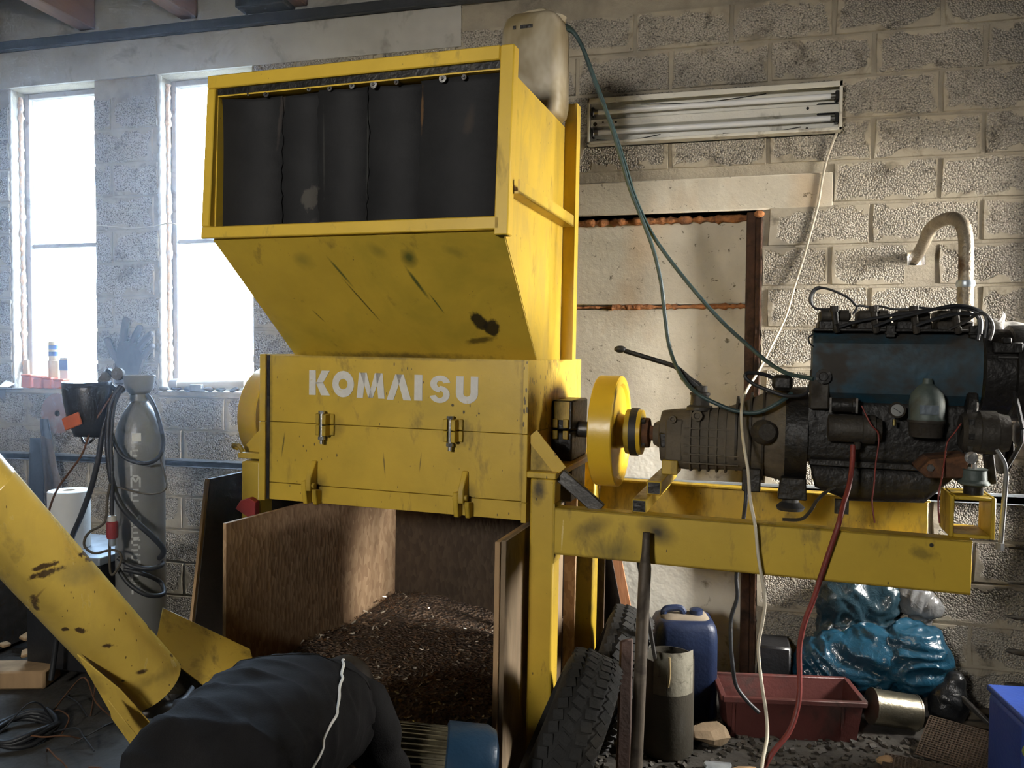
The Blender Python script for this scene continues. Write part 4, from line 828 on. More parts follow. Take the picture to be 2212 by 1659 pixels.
o = MB().slab([m2w(p) for p in ((-1.309,0.120,1.128), (-1.358,0.050,1.130), (-1.360,0.030,1.123), (-1.294,0.100,1.121))], .01).build('shelf_board', MT['raw_wood']); bpy.data.objects.remove(o)
board('chipboard_strip', 'pale chipboard strip standing behind the yellow post, seen through the gap', [(.0, .58, .0), (.05, .58, .0), (.05, .58, 1.03), (.0, .58, 1.03)], .014, 'osb')
pl = [(-0.537,-0.284,0.663), (-0.487,-0.287,0.667), (-0.336,-0.368,0.215), (-0.383,-0.365,0.208)]
o = MB().slab([Vector((-.58, -.16, 1.0)), Vector((-.535, -.16, 1.0)), Vector((-.30, -.33, .0)), Vector((-.345, -.33, .0))], .02).build('orange_lath', MT['orange_wood']); settle(o, (-.32, -.33, 0)); tag(o, 'narrow orange-brown lath leaning against the wall behind the stand', 'lath')
o = MB().slab([Vector((-.95, -.13, 1.0)), Vector((-.59, -.13, 1.0)), Vector((-.35, -.30, .0)), Vector((-.90, -.30, .0))], .02).build('dark_board', MT['board_dark']); settle(o, (-.6, -.3, 0)); tag(o, 'dark board leaning on the back wall behind the tyres', 'board')
# red clamp on the left post
o = MB().prism([(-1.225, .985), (-1.13, .94), (-1.13, 1.02), (-1.16, 1.035), (-1.20, 1.02)], 'y', -.035, -.003).build('red_bracket', MT['red'], None, .003); o.data.transform(MR.to_4x4()); o.data.transform(Matrix.Translation(MO)); settle(o, m2w((-1.17, -.02, .95))); tag(o, 'small dull red bracket fixed low on the left post', 'bracket')
# ---- heap of shredded chips
m, nt, b = newmat('brown_chips'); v = coords(nt)
vo = nt.nodes.new('ShaderNodeTexVoronoi'); vo.inputs['Scale'].default_value = 70; nt.links.new(v, vo.inputs['Vector'])
nt.links.new(ramp(nt, vo.outputs['Color'], [(.2, (.040, .024, .014)), (.5, (.085, .05, .029)), (.8, (.15, .09, .05))]), b.inputs['Base Color']); b.inputs['Roughness'].default_value = .7
bump(nt, b, vo.outputs['Distance'], 1.0, .02); MT['chips'] = m
m, nt, b = newmat('glint_chips'); info = nt.nodes.new('ShaderNodeNewGeometry')
nt.links.new(ramp(nt, info.outputs['Random Per Island'], [(.1, (.09, .045, .024)), (.55, (.17, .095, .05)), (.80, (.28, .22, .16)), (.97, (.75, .68, .56))]), b.inputs['Base Color']); b.inputs['Roughness'].default_value = .25; b.inputs['Metallic'].default_value = .3; MT['flakes'] = m  # the palest flakes put glints into the colour
def heap_h(x, y):
    h = .40-.06*(y-.3)*(y < .3)*0 + .03*mnoise.noise((x*3, y*3, 1.0))+.012*mnoise.noise((x*11, y*11, 4.0))
    h += .05*math.exp(-((x+.75)**2+(y-.72)**2)/.08)-.05*math.exp(-((x+.45)**2+(y-.75)**2)/.05)
    f = min(1, max(0, (y+.66)/.42)); f = f*f*(3-2*f)
    return max(.004, h*(.15+.85*f) if y < -.25 else h)
mb = MB(); NX, NY = 60, 84; X0, X1, Y0, Y1 = -1.048, -.042, -.66, .852
vs_ = [(X0+(X1-X0)*i/NX, Y0+(Y1-Y0)*j/NY, 0) for j in range(NY+1) for i in range(NX+1)]
def hx(x, y): return X1+(x-X1)*(1-.095*max(0, (y+.33)/1.19)) if y > -.33 else x
vs_ = [tuple(m2w((hx(x, y), y, heap_h(x, y)))) for x, y, _ in vs_]
mb.add(vs_, [(j*(NX+1)+i, j*(NX+1)+i+1, (j+1)*(NX+1)+i+1, (j+1)*(NX+1)+i) for j in range(NY) for i in range(NX)])
heap = mb.build('shredded_chips', MT['chips'], None, ang=80)
rnd = random.Random(11); fl = MB()
for k in range(6500):
    x, y = rnd.uniform(X0+.01, X1-.01), rnd.uniform(Y0, Y1-.01); x = hx(x, y); z = heap_h(x, y)+.003
    if rnd.random() > .35+.65*max(0, min(1, (.3-y))): continue
    L, Wd = rnd.uniform(.004, .013), rnd.uniform(.0015, .004)
    Mx = Matrix.Translation(m2w((x, y, z))) @ Matrix.Rotation(rnd.uniform(0, 6.28), 4, 'Z') @ Matrix.Rotation(rnd.gauss(0, .5), 4, 'X') @ Matrix.Rotation(rnd.gauss(0, .5), 4, 'Y')
    fl.add([Mx @ Vector(p) for p in ((-L, -Wd, 0), (L, -Wd, 0), (L, Wd, .0012), (-L, Wd, .0012), (0, 0, -.002))], [(0,1,2,3), (0,4,1), (1,4,2), (2,4,3), (3,4,0)])
flo = fl.build('loose_flakes', MT['flakes'], heap); flo['kind'] = 'stuff'
heap['kind'] = 'stuff'; tag(heap, 'heap of brown shredded chips spilling from under the shredder', 'chips')
# ---- auger conveyor: yellow tube coming down into an inlet trough
A0, A1 = Vector((-1.855, -2.418, 1.188)), Vector((-1.706, -2.02, .594)); ad = (A1-A0).normalized()
At = A0-ad*1.05
au = thing('auger_conveyor', 'thick yellow auger tube slanting down from the left into its trough', 'conveyor', (A1.x, A1.y, 0))
N = 30; e1 = ad.cross(Vector((0,0,1))).normalized(); e2 = e1.cross(ad)
def ring(c, r): return [c+(e1*math.cos(2*PI*i/N)+e2*math.sin(2*PI*i/N))*r for i in range(N)]
MB().rings([ring(At, .098), ring(A0-ad*.10, .098), ring(A0-ad*.098, .0995), ring(A0-ad*.094, .0995), ring(A0-ad*.092, .098), ring(A1, .098), ring(A1, .092), ring(A1-ad*.5, .092)], caps=False).build('auger_tube', MT['yellow_auger'], au, ang=40)
MB().tube([At+ad*.2, A1-ad*.02], .018, 10, 1).tube([A1-ad*.3, A1+ad*.36], .018, 10, 1).build('auger_shaft', MT['dark_steel'], au)
hel = MB(); P = []; Q = []
for i in range(90):
    t = i/89; c_ = A1-ad*.25+ad*.60*t; a = t*PI*2*3.6
    d_ = e1*math.cos(a)+e2*math.sin(a); P.append(c_+d_*.018); Q.append(c_+d_*.085)
hel.add(P+Q, [(i, i+1, 90+i+1, 90+i) for i in range(89)]); ho = hel.build('auger_flight', MT['dark_steel'], au, ang=80); so_ = ho.modifiers.new('t', 'SOLIDIFY'); so_.thickness = .004
MB().slab([(-1.750,-2.273,0.775),(-1.653,-2.221,0.663),(-1.622,-2.086,0.473),(-1.661,-2.097,0.434),(-1.699,-2.205,0.584)], .005).build('trough_side', MT['yellow_auger'], au, .001)
MB().slab([(-1.664,-2.255,0.647),(-1.631,-2.249,0.604),(-1.597,-2.123,0.406),(-1.633,-2.133,0.392),(-1.661,-2.246,0.590)], .004).build('trough_lip', MT['yellow_auger'], au, .001)
MB().slab([(-1.806,-1.833,0.772),(-1.586,-1.659,0.590),(-1.520,-1.708,0.503),(-1.537,-1.898,0.515),(-1.776,-1.912,0.661)], .006).build('trough_side', yellow_paint('yellow_paint_trough', (.58, .39, .06), .6, .50), au, .001)
tb = [Vector(p) for p in [(-1.729,-2.048,0.571),(-1.754,-1.907,0.633),(-1.578,-1.785,0.480),(-1.641,-1.992,0.350)]]
MB().slab(tb, -.005).build('trough_floor', MT['black_grease_gap'], au)
for p in (tb[1], tb[2], tb[3], tb[0]): MB().bar((p.x, p.y, 0), (p.x, p.y, p.z-.004), .03, .03, (0, 1, 0)).build('leg', MT['yellow_dirty_shade'], au)
# blue electric motor half buried in front of the heap
mo = thing('electric_motor', 'blue electric motor with dusty cooling fins lying at the foot of the chip heap', 'motor', (-.66, -2.02, .34))
MT['blue_motor'] = simple('blue_motor_paint', (.014, .045, .09), .35, .1, .25, 6, (.07, .06, .035), 4, .35)
MT['dust_fins'] = simple('dusty_fins', (.16, .135, .08), .6, .2, .4, 30, (.05, .045, .03), 14, .4)
mc = Vector((-0.758,-2.112,0.509)); md = Vector((.93, .30, -.12)).normalized()
MB().revolve([(0, .092), (.17, .092)], mc-md*.12, md, 32).build('motor_body', MT['dust_fins'], mo)
e1m = md.cross(Vector((0,0,1))).normalized(); e2m = e1m.cross(md)
for k in range(40):
    a = 2*PI*k/40; d_ = e1m*math.cos(a)+e2m*math.sin(a)
    MB().bar(mc-md*.118+d_*.096, mc+md*.045+d_*.096, .004, .016, d_).build('cooling_fin', MT['dust_fins'], mo)
MB().revolve([(0, .11), (.004, .118), (.11, .118), (.135, .105), (.145, .07), (.146, .001)], mc+md*.045, md, 36).build('fan_cowl', MT['blue_motor'], mo, ang=40)
MB().revolve([(-.16, .05), (-.15, .115), (-.12, .118), (-.118, .09)], mc, md, 32).build('end_flange', MT['blue_motor'], mo, ang=40)
MB().cbox(mc-md*.14+Vector((-.03, -.0, .085)), (.10, .09, .07)).build('terminal_box', MT['blue_motor'], mo, .008)
MB().bar(mc-md*.06-Vector((0,0,.08)), Vector((mc.x-.06, mc.y, .0)), .12, .14, (0,1,0)).build('motor_stand', MT['black_grease_gap'], mo)

# ================================================================ BY THE WINDOWS
# gas cylinder with hoses
gc = Vector((-2.757, -.762, 0))
MT['cyl_grey'] = simple('grey_cylinder_paint', (.21, .205, .195), .38, .1, .15, 4, (.12, .11, .10), 5, .3, .08)
gcy = thing('gas_cylinder', 'tall grey gas cylinder with stencilled white letters standing near the windows', 'gas cylinder', gc)
MB().revolve([(0, .105), (.02, .115), (1.16, .115), (1.22, .111), (1.28, .098), (1.335, .076), (1.375, .048), (1.392, .036)], gc, (0,0,1), 36).build('cylinder_body', MT['cyl_grey'], gcy, ang=50)
MB().revolve([(1.39, .038), (1.395, .043), (1.425, .043), (1.43, .038)], gc, (0,0,1), 24).build('neck_ring', MT['cyl_grey'], gcy)
MB().revolve([(1.425, .034), (1.43, .046), (1.445, .058), (1.475, .068), (1.510, .071), (1.514, .074), (1.520, .074), (1.520, .068), (1.47, .060), (1.44, .035)], gc, (0,0,1), 28).build('valve_guard', MT['cyl_grey'], gcy, ang=50)
va = (Vector((0, -4.17, 0))-gc); va.z = 0; a_cam = math.atan2(va.y, va.x)                 # side of the cylinder that faces the room
def on_cyl(u, z, r=.1158): return gc+Vector((r*math.cos(a_cam+u), r*math.sin(a_cam+u), z))
MB().add([on_cyl(u, z, .1125 if z > 1.2 else .1155) for z in (1.205, 1.245) for u in (-.30, -.12, .06)], [(0,1,4,3), (1,2,5,4)]).build('paper_label', MT['white_paper'], gcy)
# stencil letters built from strokes with gaps, wrapped on the cylinder
LS = {'E': [((0,0),(0,1)), ((.12,1),(.62,1)), ((.12,.5),(.52,.5)), ((.12,0),(.62,0))], 'L': [((0,0),(0,1)), ((.12,0),(.62,0))],
      'M': [((0,0),(0,.9)), ((.72,0),(.72,.9)), ((.06,1),(.36,.5)), ((.36,.5),(.66,1))], 'R': [((0,0),(0,1)), ((.12,1),(.5,1)), ((.62,.9),(.62,.62)), ((.12,.5),(.5,.5)), ((.32,.42),(.64,0))],
      'S': [((.12,1),(.52,1)), ((.0,.92),(.0,.6)), ((.1,.5),(.52,.5)), ((.62,.42),(.62,.08)), ((.10,0),(.52,0)), ((.60,1),(.64,.86)), ((.0,.12),(.02,.02))]}
MT['stencil'] = simple('stencil_white', (.50, .50, .48), .7, 0, .2, 20)
cols = [('E', 986), ('L', 1018), ('M', 1043), ('E', 1072), ('M', 1127), ('E', 1153), ('S', 1180), ('S', 1213), ('E', 1247), ('R', 1276)]
for ch, py in cols:
    zc = 1.63-(py-763)/1755*3.885; hgt, wid = .052, .052; mb = MB()
    for (p, q) in LS[ch]:
        p, q = Vector(p), Vector(q); d_ = (q-p).normalized(); n_ = Vector((-d_.y, d_.x))*.085
        quad = []
        for w_ in (p-n_, q-n_, q+n_, p+n_):
            u = (-.036+w_.x*wid)/.115-.02; quad.append(on_cyl(u, zc+(w_.y-.5)*hgt, .1158))
        mb.add(quad, [(0,1,2,3)])
    mb.build('letter', MT['stencil'], gcy)
# hoses and cords round the cylinder
cable('welding_hose', [(-2.751,-0.891,1.475),(-2.779,-0.911,1.414),(-2.786,-0.926,1.316),(-2.755,-0.943,1.220),(-2.718,-0.936,1.150),(-2.665,-0.913,1.115),(-2.611,-0.879,1.108),(-2.590,-0.831,1.136),(-2.600,-0.791,1.192),(-2.632,-0.765,1.263),(-2.668,-0.751,1.340),(-2.697,-0.756,1.403),(-2.726,-0.762,1.430)], .010, 'cable_black', 'black hose looped round the shoulder of the gas cylinder', 'hose')
cable('welding_hose', [(-2.760,-0.894,1.462),(-2.791,-0.926,1.371),(-2.811,-0.945,1.262),(-2.827,-0.954,1.142),(-2.866,-0.958,0.998),(-2.928,-0.959,0.852),(-2.990,-0.959,0.722),(-3.039,-0.958,0.521),(-3.067,-0.977,0.210),(-3.070,-1.004,0.063)], .013, 'cable_black', 'black hose slanting down to the left of the gas cylinder', 'hose')
cable('welding_hose', [(-2.737,-0.908,1.472),(-2.768,-0.940,1.394),(-2.773,-0.957,1.242),(-2.765,-0.960,1.112),(-2.745,-0.958,1.004),(-2.700,-0.961,0.915),(-2.644,-0.929,0.833),(-2.593,-0.887,0.762),(-2.575,-0.834,0.693),(-2.611,-0.793,0.645),(-2.691,-0.743,0.604)], .014, 'cable_black', 'thick black hose crossing in front of the stencilled letters', 'hose')
cable('plug_lead', [(-2.731,-0.907,1.467),(-2.741,-0.954,1.373),(-2.743,-0.971,1.201),(-2.735,-0.976,1.029),(-2.734,-0.981,0.873)], .009, 'cable_black', 'black lead hanging straight down to the red plug', 'cable')
cable('thin_cord', [(-2.755,-0.924,1.454),(-2.785,-0.965,1.373),(-2.836,-0.982,1.286),(-2.880,-0.998,1.156),(-2.938,-1.015,1.069),(-2.989,-1.031,0.993),(-3.019,-1.042,0.917),(-3.031,-1.047,0.852),(-3.063,-1.043,0.631)], .005, 'rust', 'thin brown cord sweeping down to the left of the cylinder', 'cord')
cable('tied_cord', [(-2.738,-0.987,1.020),(-2.749,-0.993,0.944),(-2.760,-0.999,0.841),(-2.839,-1.001,0.793),(-2.864,-1.008,0.756),(-2.861,-1.009,0.719),(-2.817,-0.999,0.691),(-2.729,-0.996,0.712),(-2.691,-0.987,0.699),(-2.682,-0.986,0.665),(-2.703,-0.993,0.617),(-2.723,-0.999,0.596),(-2.734,-1.000,0.632),(-2.736,-0.996,0.772)], .006, 'dusty_alu', 'pale brown cord knotted in a loop below the red plug', 'cord')
cable('looped_cable', [(-2.598,-0.823,1.135),(-2.580,-0.821,1.079),(-2.564,-0.819,1.013),(-2.551,-0.837,0.983),(-2.567,-0.863,0.966),(-2.611,-0.895,0.963),(-2.688,-0.934,0.985),(-2.762,-0.952,1.007)], .0045, 'dusty_alu', 'thin grey cable looped at the right side of the cylinder', 'cable')
cable('welding_hose', [(-2.726,-0.956,0.665),(-2.662,-0.941,0.629),(-2.595,-0.914,0.613),(-2.562,-0.864,0.616),(-2.587,-0.819,0.619)], .011, 'cable_black', 'black hose band wrapped round the lower cylinder, upper turn', 'hose')
cable('welding_hose', [(-2.725,-0.957,0.615),(-2.664,-0.955,0.544),(-2.597,-0.929,0.494),(-2.560,-0.879,0.478),(-2.565,-0.839,0.484),(-2.601,-0.826,0.527),(-2.615,-0.920,0.587),(-2.697,-0.951,0.611)], .011, 'cable_black', 'black hose wrapped round the lower cylinder, lowest turn', 'hose')
# bundle of hose ends and regulator behind the guard
rg = thing('gas_regulator', 'brass and black regulator clustered behind the valve guard', 'regulator', (-2.868,-0.828,1.464))
MB().revolve([(0, .032), (.02, .038), (.045, .030)], (-2.894,-0.803,1.493), (-.6, -.5, .5), 18).build('regulator_dome', MT['dusty_alu'], rg)
MB().revolve([(0, .03), (.022, .03), (.022, .024)], (-2.832,-0.807,1.525), (.2, -1, .1), 18).build('gauge', MT['dusty_alu'], rg)
MB().cbox((-2.883,-0.809,1.531), (.045, .03, .03), Matrix.Rotation(.5, 3, 'Y')).build('adjusting_knob', MT['black_plastic'], rg, .005)
MB().tube([(-2.874,-0.829,1.476),(-2.816,-0.836,1.443),(-2.802,-0.812,1.449)], .012, 8).build('inlet_pipe', MT['black_plastic'], rg)
# welding mask
wm = thing('welding_mask', 'black welding mask with an orange patch hanging left of the gas cylinder', 'mask', (-2.901,-0.938,1.248))
cM = Vector((-2.880,-0.907,1.359)); rgs = []
for k in range(9):
    t = k/8; rr = []
    wv = .118*(1-.35*t*t); 
    for i in range(15):
        a = PI*(i/14); rr.append(cM+Vector((-.03+.02*t, 0, .135-.27*t))+Vector((-math.cos(a)*wv, -.12*math.sin(a)*(1-.25*t)-.01*math.sin(PI*t), .02*math.sin(a)*(t-.4))))
    rgs.append(rr)
so2 = MB().rings(rgs, close=False, caps=False).build('mask_shell', MT['black_plastic'], wm, ang=80); sm = so2.modifiers.new('t', 'SOLIDIFY'); sm.thickness = .005
MB().cbox(cM+Vector((-.03, -.118, -.05)), (.10, .012, .06), Matrix.Rotation(-.35, 3, 'Y')).build('mask_window', MT['orange'], wm, .004)
MB().tube([(-2.949,-0.948,1.313),(-2.911,-0.962,1.217),(-2.878,-0.965,1.201),(-2.854,-0.947,1.228)], .006, 6).build('head_band', MT['black_plastic'], wm)
# red plug
pg = thing('red_plug', 'red industrial plug hanging in front of the gas cylinder', 'plug', (-2.723,-0.993,0.761))
MB().revolve([(0, .022), (.01, .026), (.075, .026), (.08, .020)], (-2.724,-0.993,0.766), (0,0,1), 18).build('plug_body', MT['red'], pg, ang=40)
MB().revolve([(.08, .019), (.105, .017)], (-2.724,-0.993,0.766), (0,0,1), 16).build('plug_gland', simple('pale_plastic', (.55, .52, .48), .5), pg)
MB().revolve([(-.035, .014), (0, .016)], (-2.724,-0.993,0.766), (0,0,1), 14).build('plug_socket', MT['galv'], pg)
# welding set with paper roll on it
bw = Vector((-3.17, -.75, 0))
ws = thing('welding_set', 'dark box-shaped welding set with a pale top strip under the paper roll', 'welding set', bw)
MB().box((bw.x-.16, bw.y-.14, .06), (bw.x+.28, bw.y+.28, .60)).build('case', MT['black_plastic'], ws, .01)
MB().box((bw.x-.17, bw.y-.15, .60), (bw.x+.29, bw.y+.29, .638)).build('case_lid', MT['galv'], ws, .004)
MB().box((bw.x-.15, bw.y-.145, .40), (bw.x+.26, bw.y-.141, .56)).build('front_panel', MT['beam'], ws)
for sx in (-.12, .24):
    for sy in (-.1, .24): MB().cyl((bw.x+sx, bw.y+sy, 0), (bw.x+sx, bw.y+sy, .06), .025, n=10).build('foot', MT['rubber'], ws)
pr = thing('paper_roll', 'big white paper towel roll standing on the welding set', 'paper roll', (bw.x-.02, bw.y, .6385))
MB().revolve([(0, .094), (.004, .098), (.288, .098), (.292, .094), (.292, .030), (.288, .028), (.2, .027)], (bw.x-.02, bw.y, .6385), (0,0,1), 36).build('paper', MT['white_paper'], pr, ang=40)
MB().revolve([(.28, .029), (.2925, .029), (.2925, .024), (.2, .024)], (bw.x-.02, bw.y, .6385), (0,0,1), 24).build('core', simple('cardboard', (.36, .26, .15), .9), pr)
# saw blade, cloths on the wall
sb = thing('saw_blade', 'round reddish saw blade hanging on the wall under the left window', 'saw blade', (-3.944,-0.020,1.253))
c_ = Vector((-3.944,-0.020,1.253)); pts = []
for i in range(96):
    a = 2*PI*i/96; r_ = .118+(.008 if i % 2 else 0); pts.append((c_.x+r_*math.cos(a), c_.z+r_*math.sin(a)))
MB().prism(pts, 'y', -.024, -.020).build('blade_disc', simple('reddish_blade', (.36, .20, .16), .35, .4, .3, 4, (.42, .38, .38), 5, .5), sb)
MB().revolve([(0, .018), (-.003, .018)], (c_.x, -.0245, c_.z), (0,1,0), 16).build('bore', MT['black_grease_gap'], sb)
def cloth(name, label, cat, top, bot, y, mt, seed, n=10):
    mb = MB(); rnd = random.Random(seed); (xa, za), (xb, zb) = top; (xc, zc), (xd, zd) = bot; R_ = []
    for k in range(n+1):
        t = k/n; row = []
        for i in range(9):
            s = i/8; x = (xa*(1-s)+xb*s)*(1-t)+(xc*(1-s)+xd*s)*t; z = (za*(1-s)+zb*s)*(1-t)+(zc*(1-s)+zd*s)*t
            row.append((x+.004*mnoise.noise((s*3, t*3, seed)), y-.018-.016*math.sin(s*9+seed)*(.4+t)-.01*mnoise.noise((s*4, t*6, seed)), z))
        R_.append(row)
    o = mb.rings(R_, close=False, caps=False).build(name, MT[mt], None, ang=80); s_ = o.modifiers.new('t', 'SOLIDIFY'); s_.thickness = .004
    settle(o, (xc, y, min(zc, zd))); return tag(o, label, cat)
cloth('hanging_strap', 'dark cloth strip hanging over the saw blade', 'cloth', [(-4.03, 1.22), (-3.97, 1.22)], [(-3.99, .62), (-3.86, .60)], -.05, 'cloth_blue', 3)
cloth('hanging_cloth', 'blue-grey cloth hanging below the saw blade on the left', 'cloth', [(-4.12, 1.10), (-4.0, 1.10)], [(-4.17, .42), (-4.01, .40)], -.04, 'cloth_blue', 5)
cloth('hanging_cloth', 'dark brown cloth hanging to the right of the saw blade', 'cloth', [(-4.00, 1.12), (-3.93, 1.10)], [(-3.93, .5), (-3.80, .5)], -.075, 'board_dark', 8)
# work glove pinned on the pier between the windows
gl = thing('work_glove', 'dark work glove hanging fingers up on the pier between the windows', 'glove', (-3.448,-0.010,1.440))
def gpt(px, py): return {0: None}
palm = [(-3.513,-0.030,1.439), (-3.504,-0.030,1.620), (-3.470,-0.030,1.703), (-3.348,-0.030,1.690), (-3.291,-0.030,1.608), (-3.350,-0.030,1.442)]
MB().slab(palm, -.022).build('glove_palm', MT['board_dark'], gl, .008)
for q in ([(-3.447,-0.035,1.676),(-3.442,-0.040,1.758),(-3.428,-0.040,1.822)], [(-3.392,-0.035,1.676),(-3.358,-0.040,1.739),(-3.332,-0.040,1.777)], [(-3.344,-0.035,1.657),(-3.301,-0.040,1.701),(-3.256,-0.040,1.739)], [(-3.319,-0.035,1.594),(-3.282,-0.040,1.635),(-3.250,-0.040,1.668)], [(-3.487,-0.035,1.579),(-3.535,-0.040,1.648),(-3.557,-0.040,1.703)]):
    MB().tube(q, .020, 8, 3).sphere(q[-1], .020, 8, 6).build('glove_finger', MT['board_dark'], gl)
cable('white_cord', [(-3.664,-0.008,2.396),(-3.548,-0.012,2.386),(-3.418,-0.012,2.371),(-3.290,-0.012,2.375),(-3.210,-0.012,2.383),(-3.141,-0.020,2.390),(-3.094,-0.020,2.383),(-3.107,0.040,2.388)], .0035, 'cable_white', 'thin white cord strung across the pier between the windows', 'cord', 5)
# on the sills
SZ = 1.4065
ct = thing('sealant_tube', 'yellowish sealant tube with blue bands on the left window sill', 'tube', (-4.03, .045, SZ))
p_ = Vector((-4.03, .045, SZ))
MB().revolve([(0, .034), (.17, .034), (.172, .030), (.285, .030), (.29, .026)], p_, (0,0,1), 20).build('tube_body', simple('cream_plastic', (.75, .58, .34), .5), ct, ang=40)
for z in (.20, .24): MB().revolve([(z, .0315), (z+.026, .0315)], p_, (0,0,1), 20).build('blue_band', simple('blue_band', (.05, .12, .40), .5), ct)
c2 = thing('small_box', 'small white and blue box beside the sealant tube', 'box', (-3.955, .06, SZ))
MB().box((-3.985, .04, SZ), (-3.925, .09, SZ+.19)).build('box_body', MT['white_paper'], c2, .002)
MB().box((-3.986, .039, SZ+.11), (-3.924, .0395, SZ+.175)).build('blue_print', simple('blue_print', (.07, .15, .45), .5), c2)
for i, (x, w_, h_) in enumerate(((-4.19, .07, .085), (-4.105, .06, .075), (-4.03, .06, .07), (-3.95, .07, .06))):
    lab = ['tall orange plastic bin at the left end of the left sill', 'orange plastic bin second along the left sill', 'orange plastic bin in front of the sealant tube', 'low orange bin nearest the pier on the left sill'][i]
    bn = thing('orange_bin', lab, 'bin', (x+w_/2, -.02, SZ)); z0 = SZ
    MB().box((x, -.045, z0), (x+w_, .01, z0+h_-.012)).build('bin_body', MT['orange'], bn, .006)
    MB().box((x-.003, -.048, z0+h_-.012), (x+w_+.003, .013, z0+h_)).build('bin_rim', MT['orange'], bn, .003)
bk = thing('wall_bracket', 'small dark shelf bracket with paper scraps left of the orange bins', 'bracket', (-4.28, -.05, 1.32))
MB().prism([(-.006, 1.31), (-.09, 1.385), (-.09, 1.395), (-.006, 1.395)], 'x', -4.36, -4.352).box((-4.36, -.10, 1.396), (-4.20, -.006, 1.404)).build('bracket_arm', MT['dark_steel'], bk)
MB().slab([(-4.335, -.07, 1.41), (-4.27, -.07, 1.41), (-4.265, -.02, 1.43), (-4.33, -.02, 1.45)], .004).build('paper_scrap', MT['white_paper'], bk)
sp = thing('wooden_wedge', 'pale wooden wedge leaning in the left window corner', 'wedge', (-4.25, .06, SZ))
MB().slab([(-4.275, .05, SZ), (-4.22, .05, SZ), (-4.262, .09, SZ+.17), (-4.285, .09, SZ+.17)], .015).build('wedge_body', MT['raw_wood'], sp)
pp = thing('plastic_pipe', 'pale plastic pipe lying along the right window sill', 'pipe', (-3.0, .03, SZ))
MB().cyl((-3.12, -.005, SZ+.030), (-2.66, .015, SZ+.045), .029, n=18).build('pipe_body', simple('beige_plastic', (.55, .50, .42), .5), pp)
MB().revolve([(0, .035), (.05, .035)], (-3.14, -.006, SZ+.036), (1, .04, .02), 18).build('pipe_socket', simple('grey_plastic', (.40, .38, .36), .5), pp)
gb2 = thing('grey_box', 'small pale grey ribbed box standing on the front of the right sill', 'box', (-2.955, -.02, SZ-.0))
MB().box((-2.995, -.045, SZ-.0), (-2.915, -.0, SZ+.04)).build('box_body', MT['galv'], gb2, .004)
rnd = random.Random(5)
for i in range(7):
    x = -3.18+.085*i+(.05 if i > 2 else 0); 
    if x > -2.64: break
    lab = ['dark rag end on the sill, nearest the reveal', 'crumpled dark scrap beside the rag on the right sill', 'grey swarf lump in the middle of the right sill', 'dark lump right of the pale grey box', 'dark scrap under the plastic pipe', 'small dark lump near the yellow flywheel on the sill', 'last dark scrap on the right sill'][i]
    o = MB().sphere((x, -.03, SZ+.012), .022, 9, 6, (1.6, .8, .55)).build('sill_scrap', MT['board_dark'] if i % 3 else MT['dusty_alu'], None, ang=70)
    for v in o.data.vertices: v.co += Vector((mnoise.noise(v.co*40), mnoise.noise(v.co*43), mnoise.noise(v.co*37)))*.012
    settle(o, (x, -.03, SZ)); tag(o, lab, 'scrap')
# ---- floor at the left
cable('cable_coil', [tuple(Vector((-2.84+.13*math.cos(a)*(1+.08*math.sin(a*.37)), -1.40+.13*math.sin(a), .015+.009*a/6.28+.012*math.sin(3.1*a))) ) for a in [k*PI/6 for k in range(52)]], .011, 'cable_black', 'coil of black cable lying on the floor at the left edge', 'cable', 7, 2)
rnd = random.Random(21)
wlab = ['rusty wire arching high over the tangle on the floor', 'rusty wire sticking up at the left of the tangle', 'dark wire curling across the tangle to the right', 'brown wire lying lowest in the tangle', 'thin wire springing towards the auger trough', 'dark wire looped in the middle of the tangle', 'bent brown wire nearest the cable coil', 'straight thin wire leaning out of the tangle', 'rusty wire running along the floor towards the person', 'dark kinked wire at the right of the tangle', 'brown wire hooked over the steel bar', 'thin rusty wire lying under the auger tube']
for i in range(12):
    x0, y0 = -2.62+rnd.uniform(-.15, .35), -1.36+rnd.uniform(-.15, .2); a = rnd.uniform(0, 6.28); P = []
    for k in range(5):
        a += rnd.uniform(-.9, .9); x0 += .085*math.cos(a); y0 += .06*math.sin(a); P.append((x0, y0, .012+(.16 if i in (0, 1, 4, 7) else .05)*math.sin(PI*k/4)*rnd.uniform(.6, 1.2)))
    cable('scrap_wire', P, .0035, 'rust' if i % 3 else 'cable_black', wlab[i], 'wire', 5, 4)
o = MB().cyl((-2.50, -1.22, .05), (-2.30, -1.10, .13), .016, n=10).build('steel_bar', MT['dark_steel']); settle(o, (-2.5, -1.22, .034)); tag(o, 'short dark steel bar resting on the wire tangle', 'bar')
o = MB().cbox((-3.32, -.95, .045), (.34, .16, .09), Matrix.Rotation(.3, 3, 'Z')).build('pale_plank', MT['raw_wood'], None, .01); settle(o, (-3.32, -.95, 0)); tag(o, 'pale block of wood on the floor by the left edge', 'block')
rnd = random.Random(9)
slab_l = ['pale wood chip on top of the scrap by the left edge', 'pale curled shaving at the right of the scrap', 'flat pale offcut low in the scrap by the left edge', 'brownish offcut at the back of the scrap', 'small pale chip at the front of the scrap', 'broad pale flake in the middle of the scrap', 'grey chip leaning on the scrap', 'small brown chip under the auger tube']
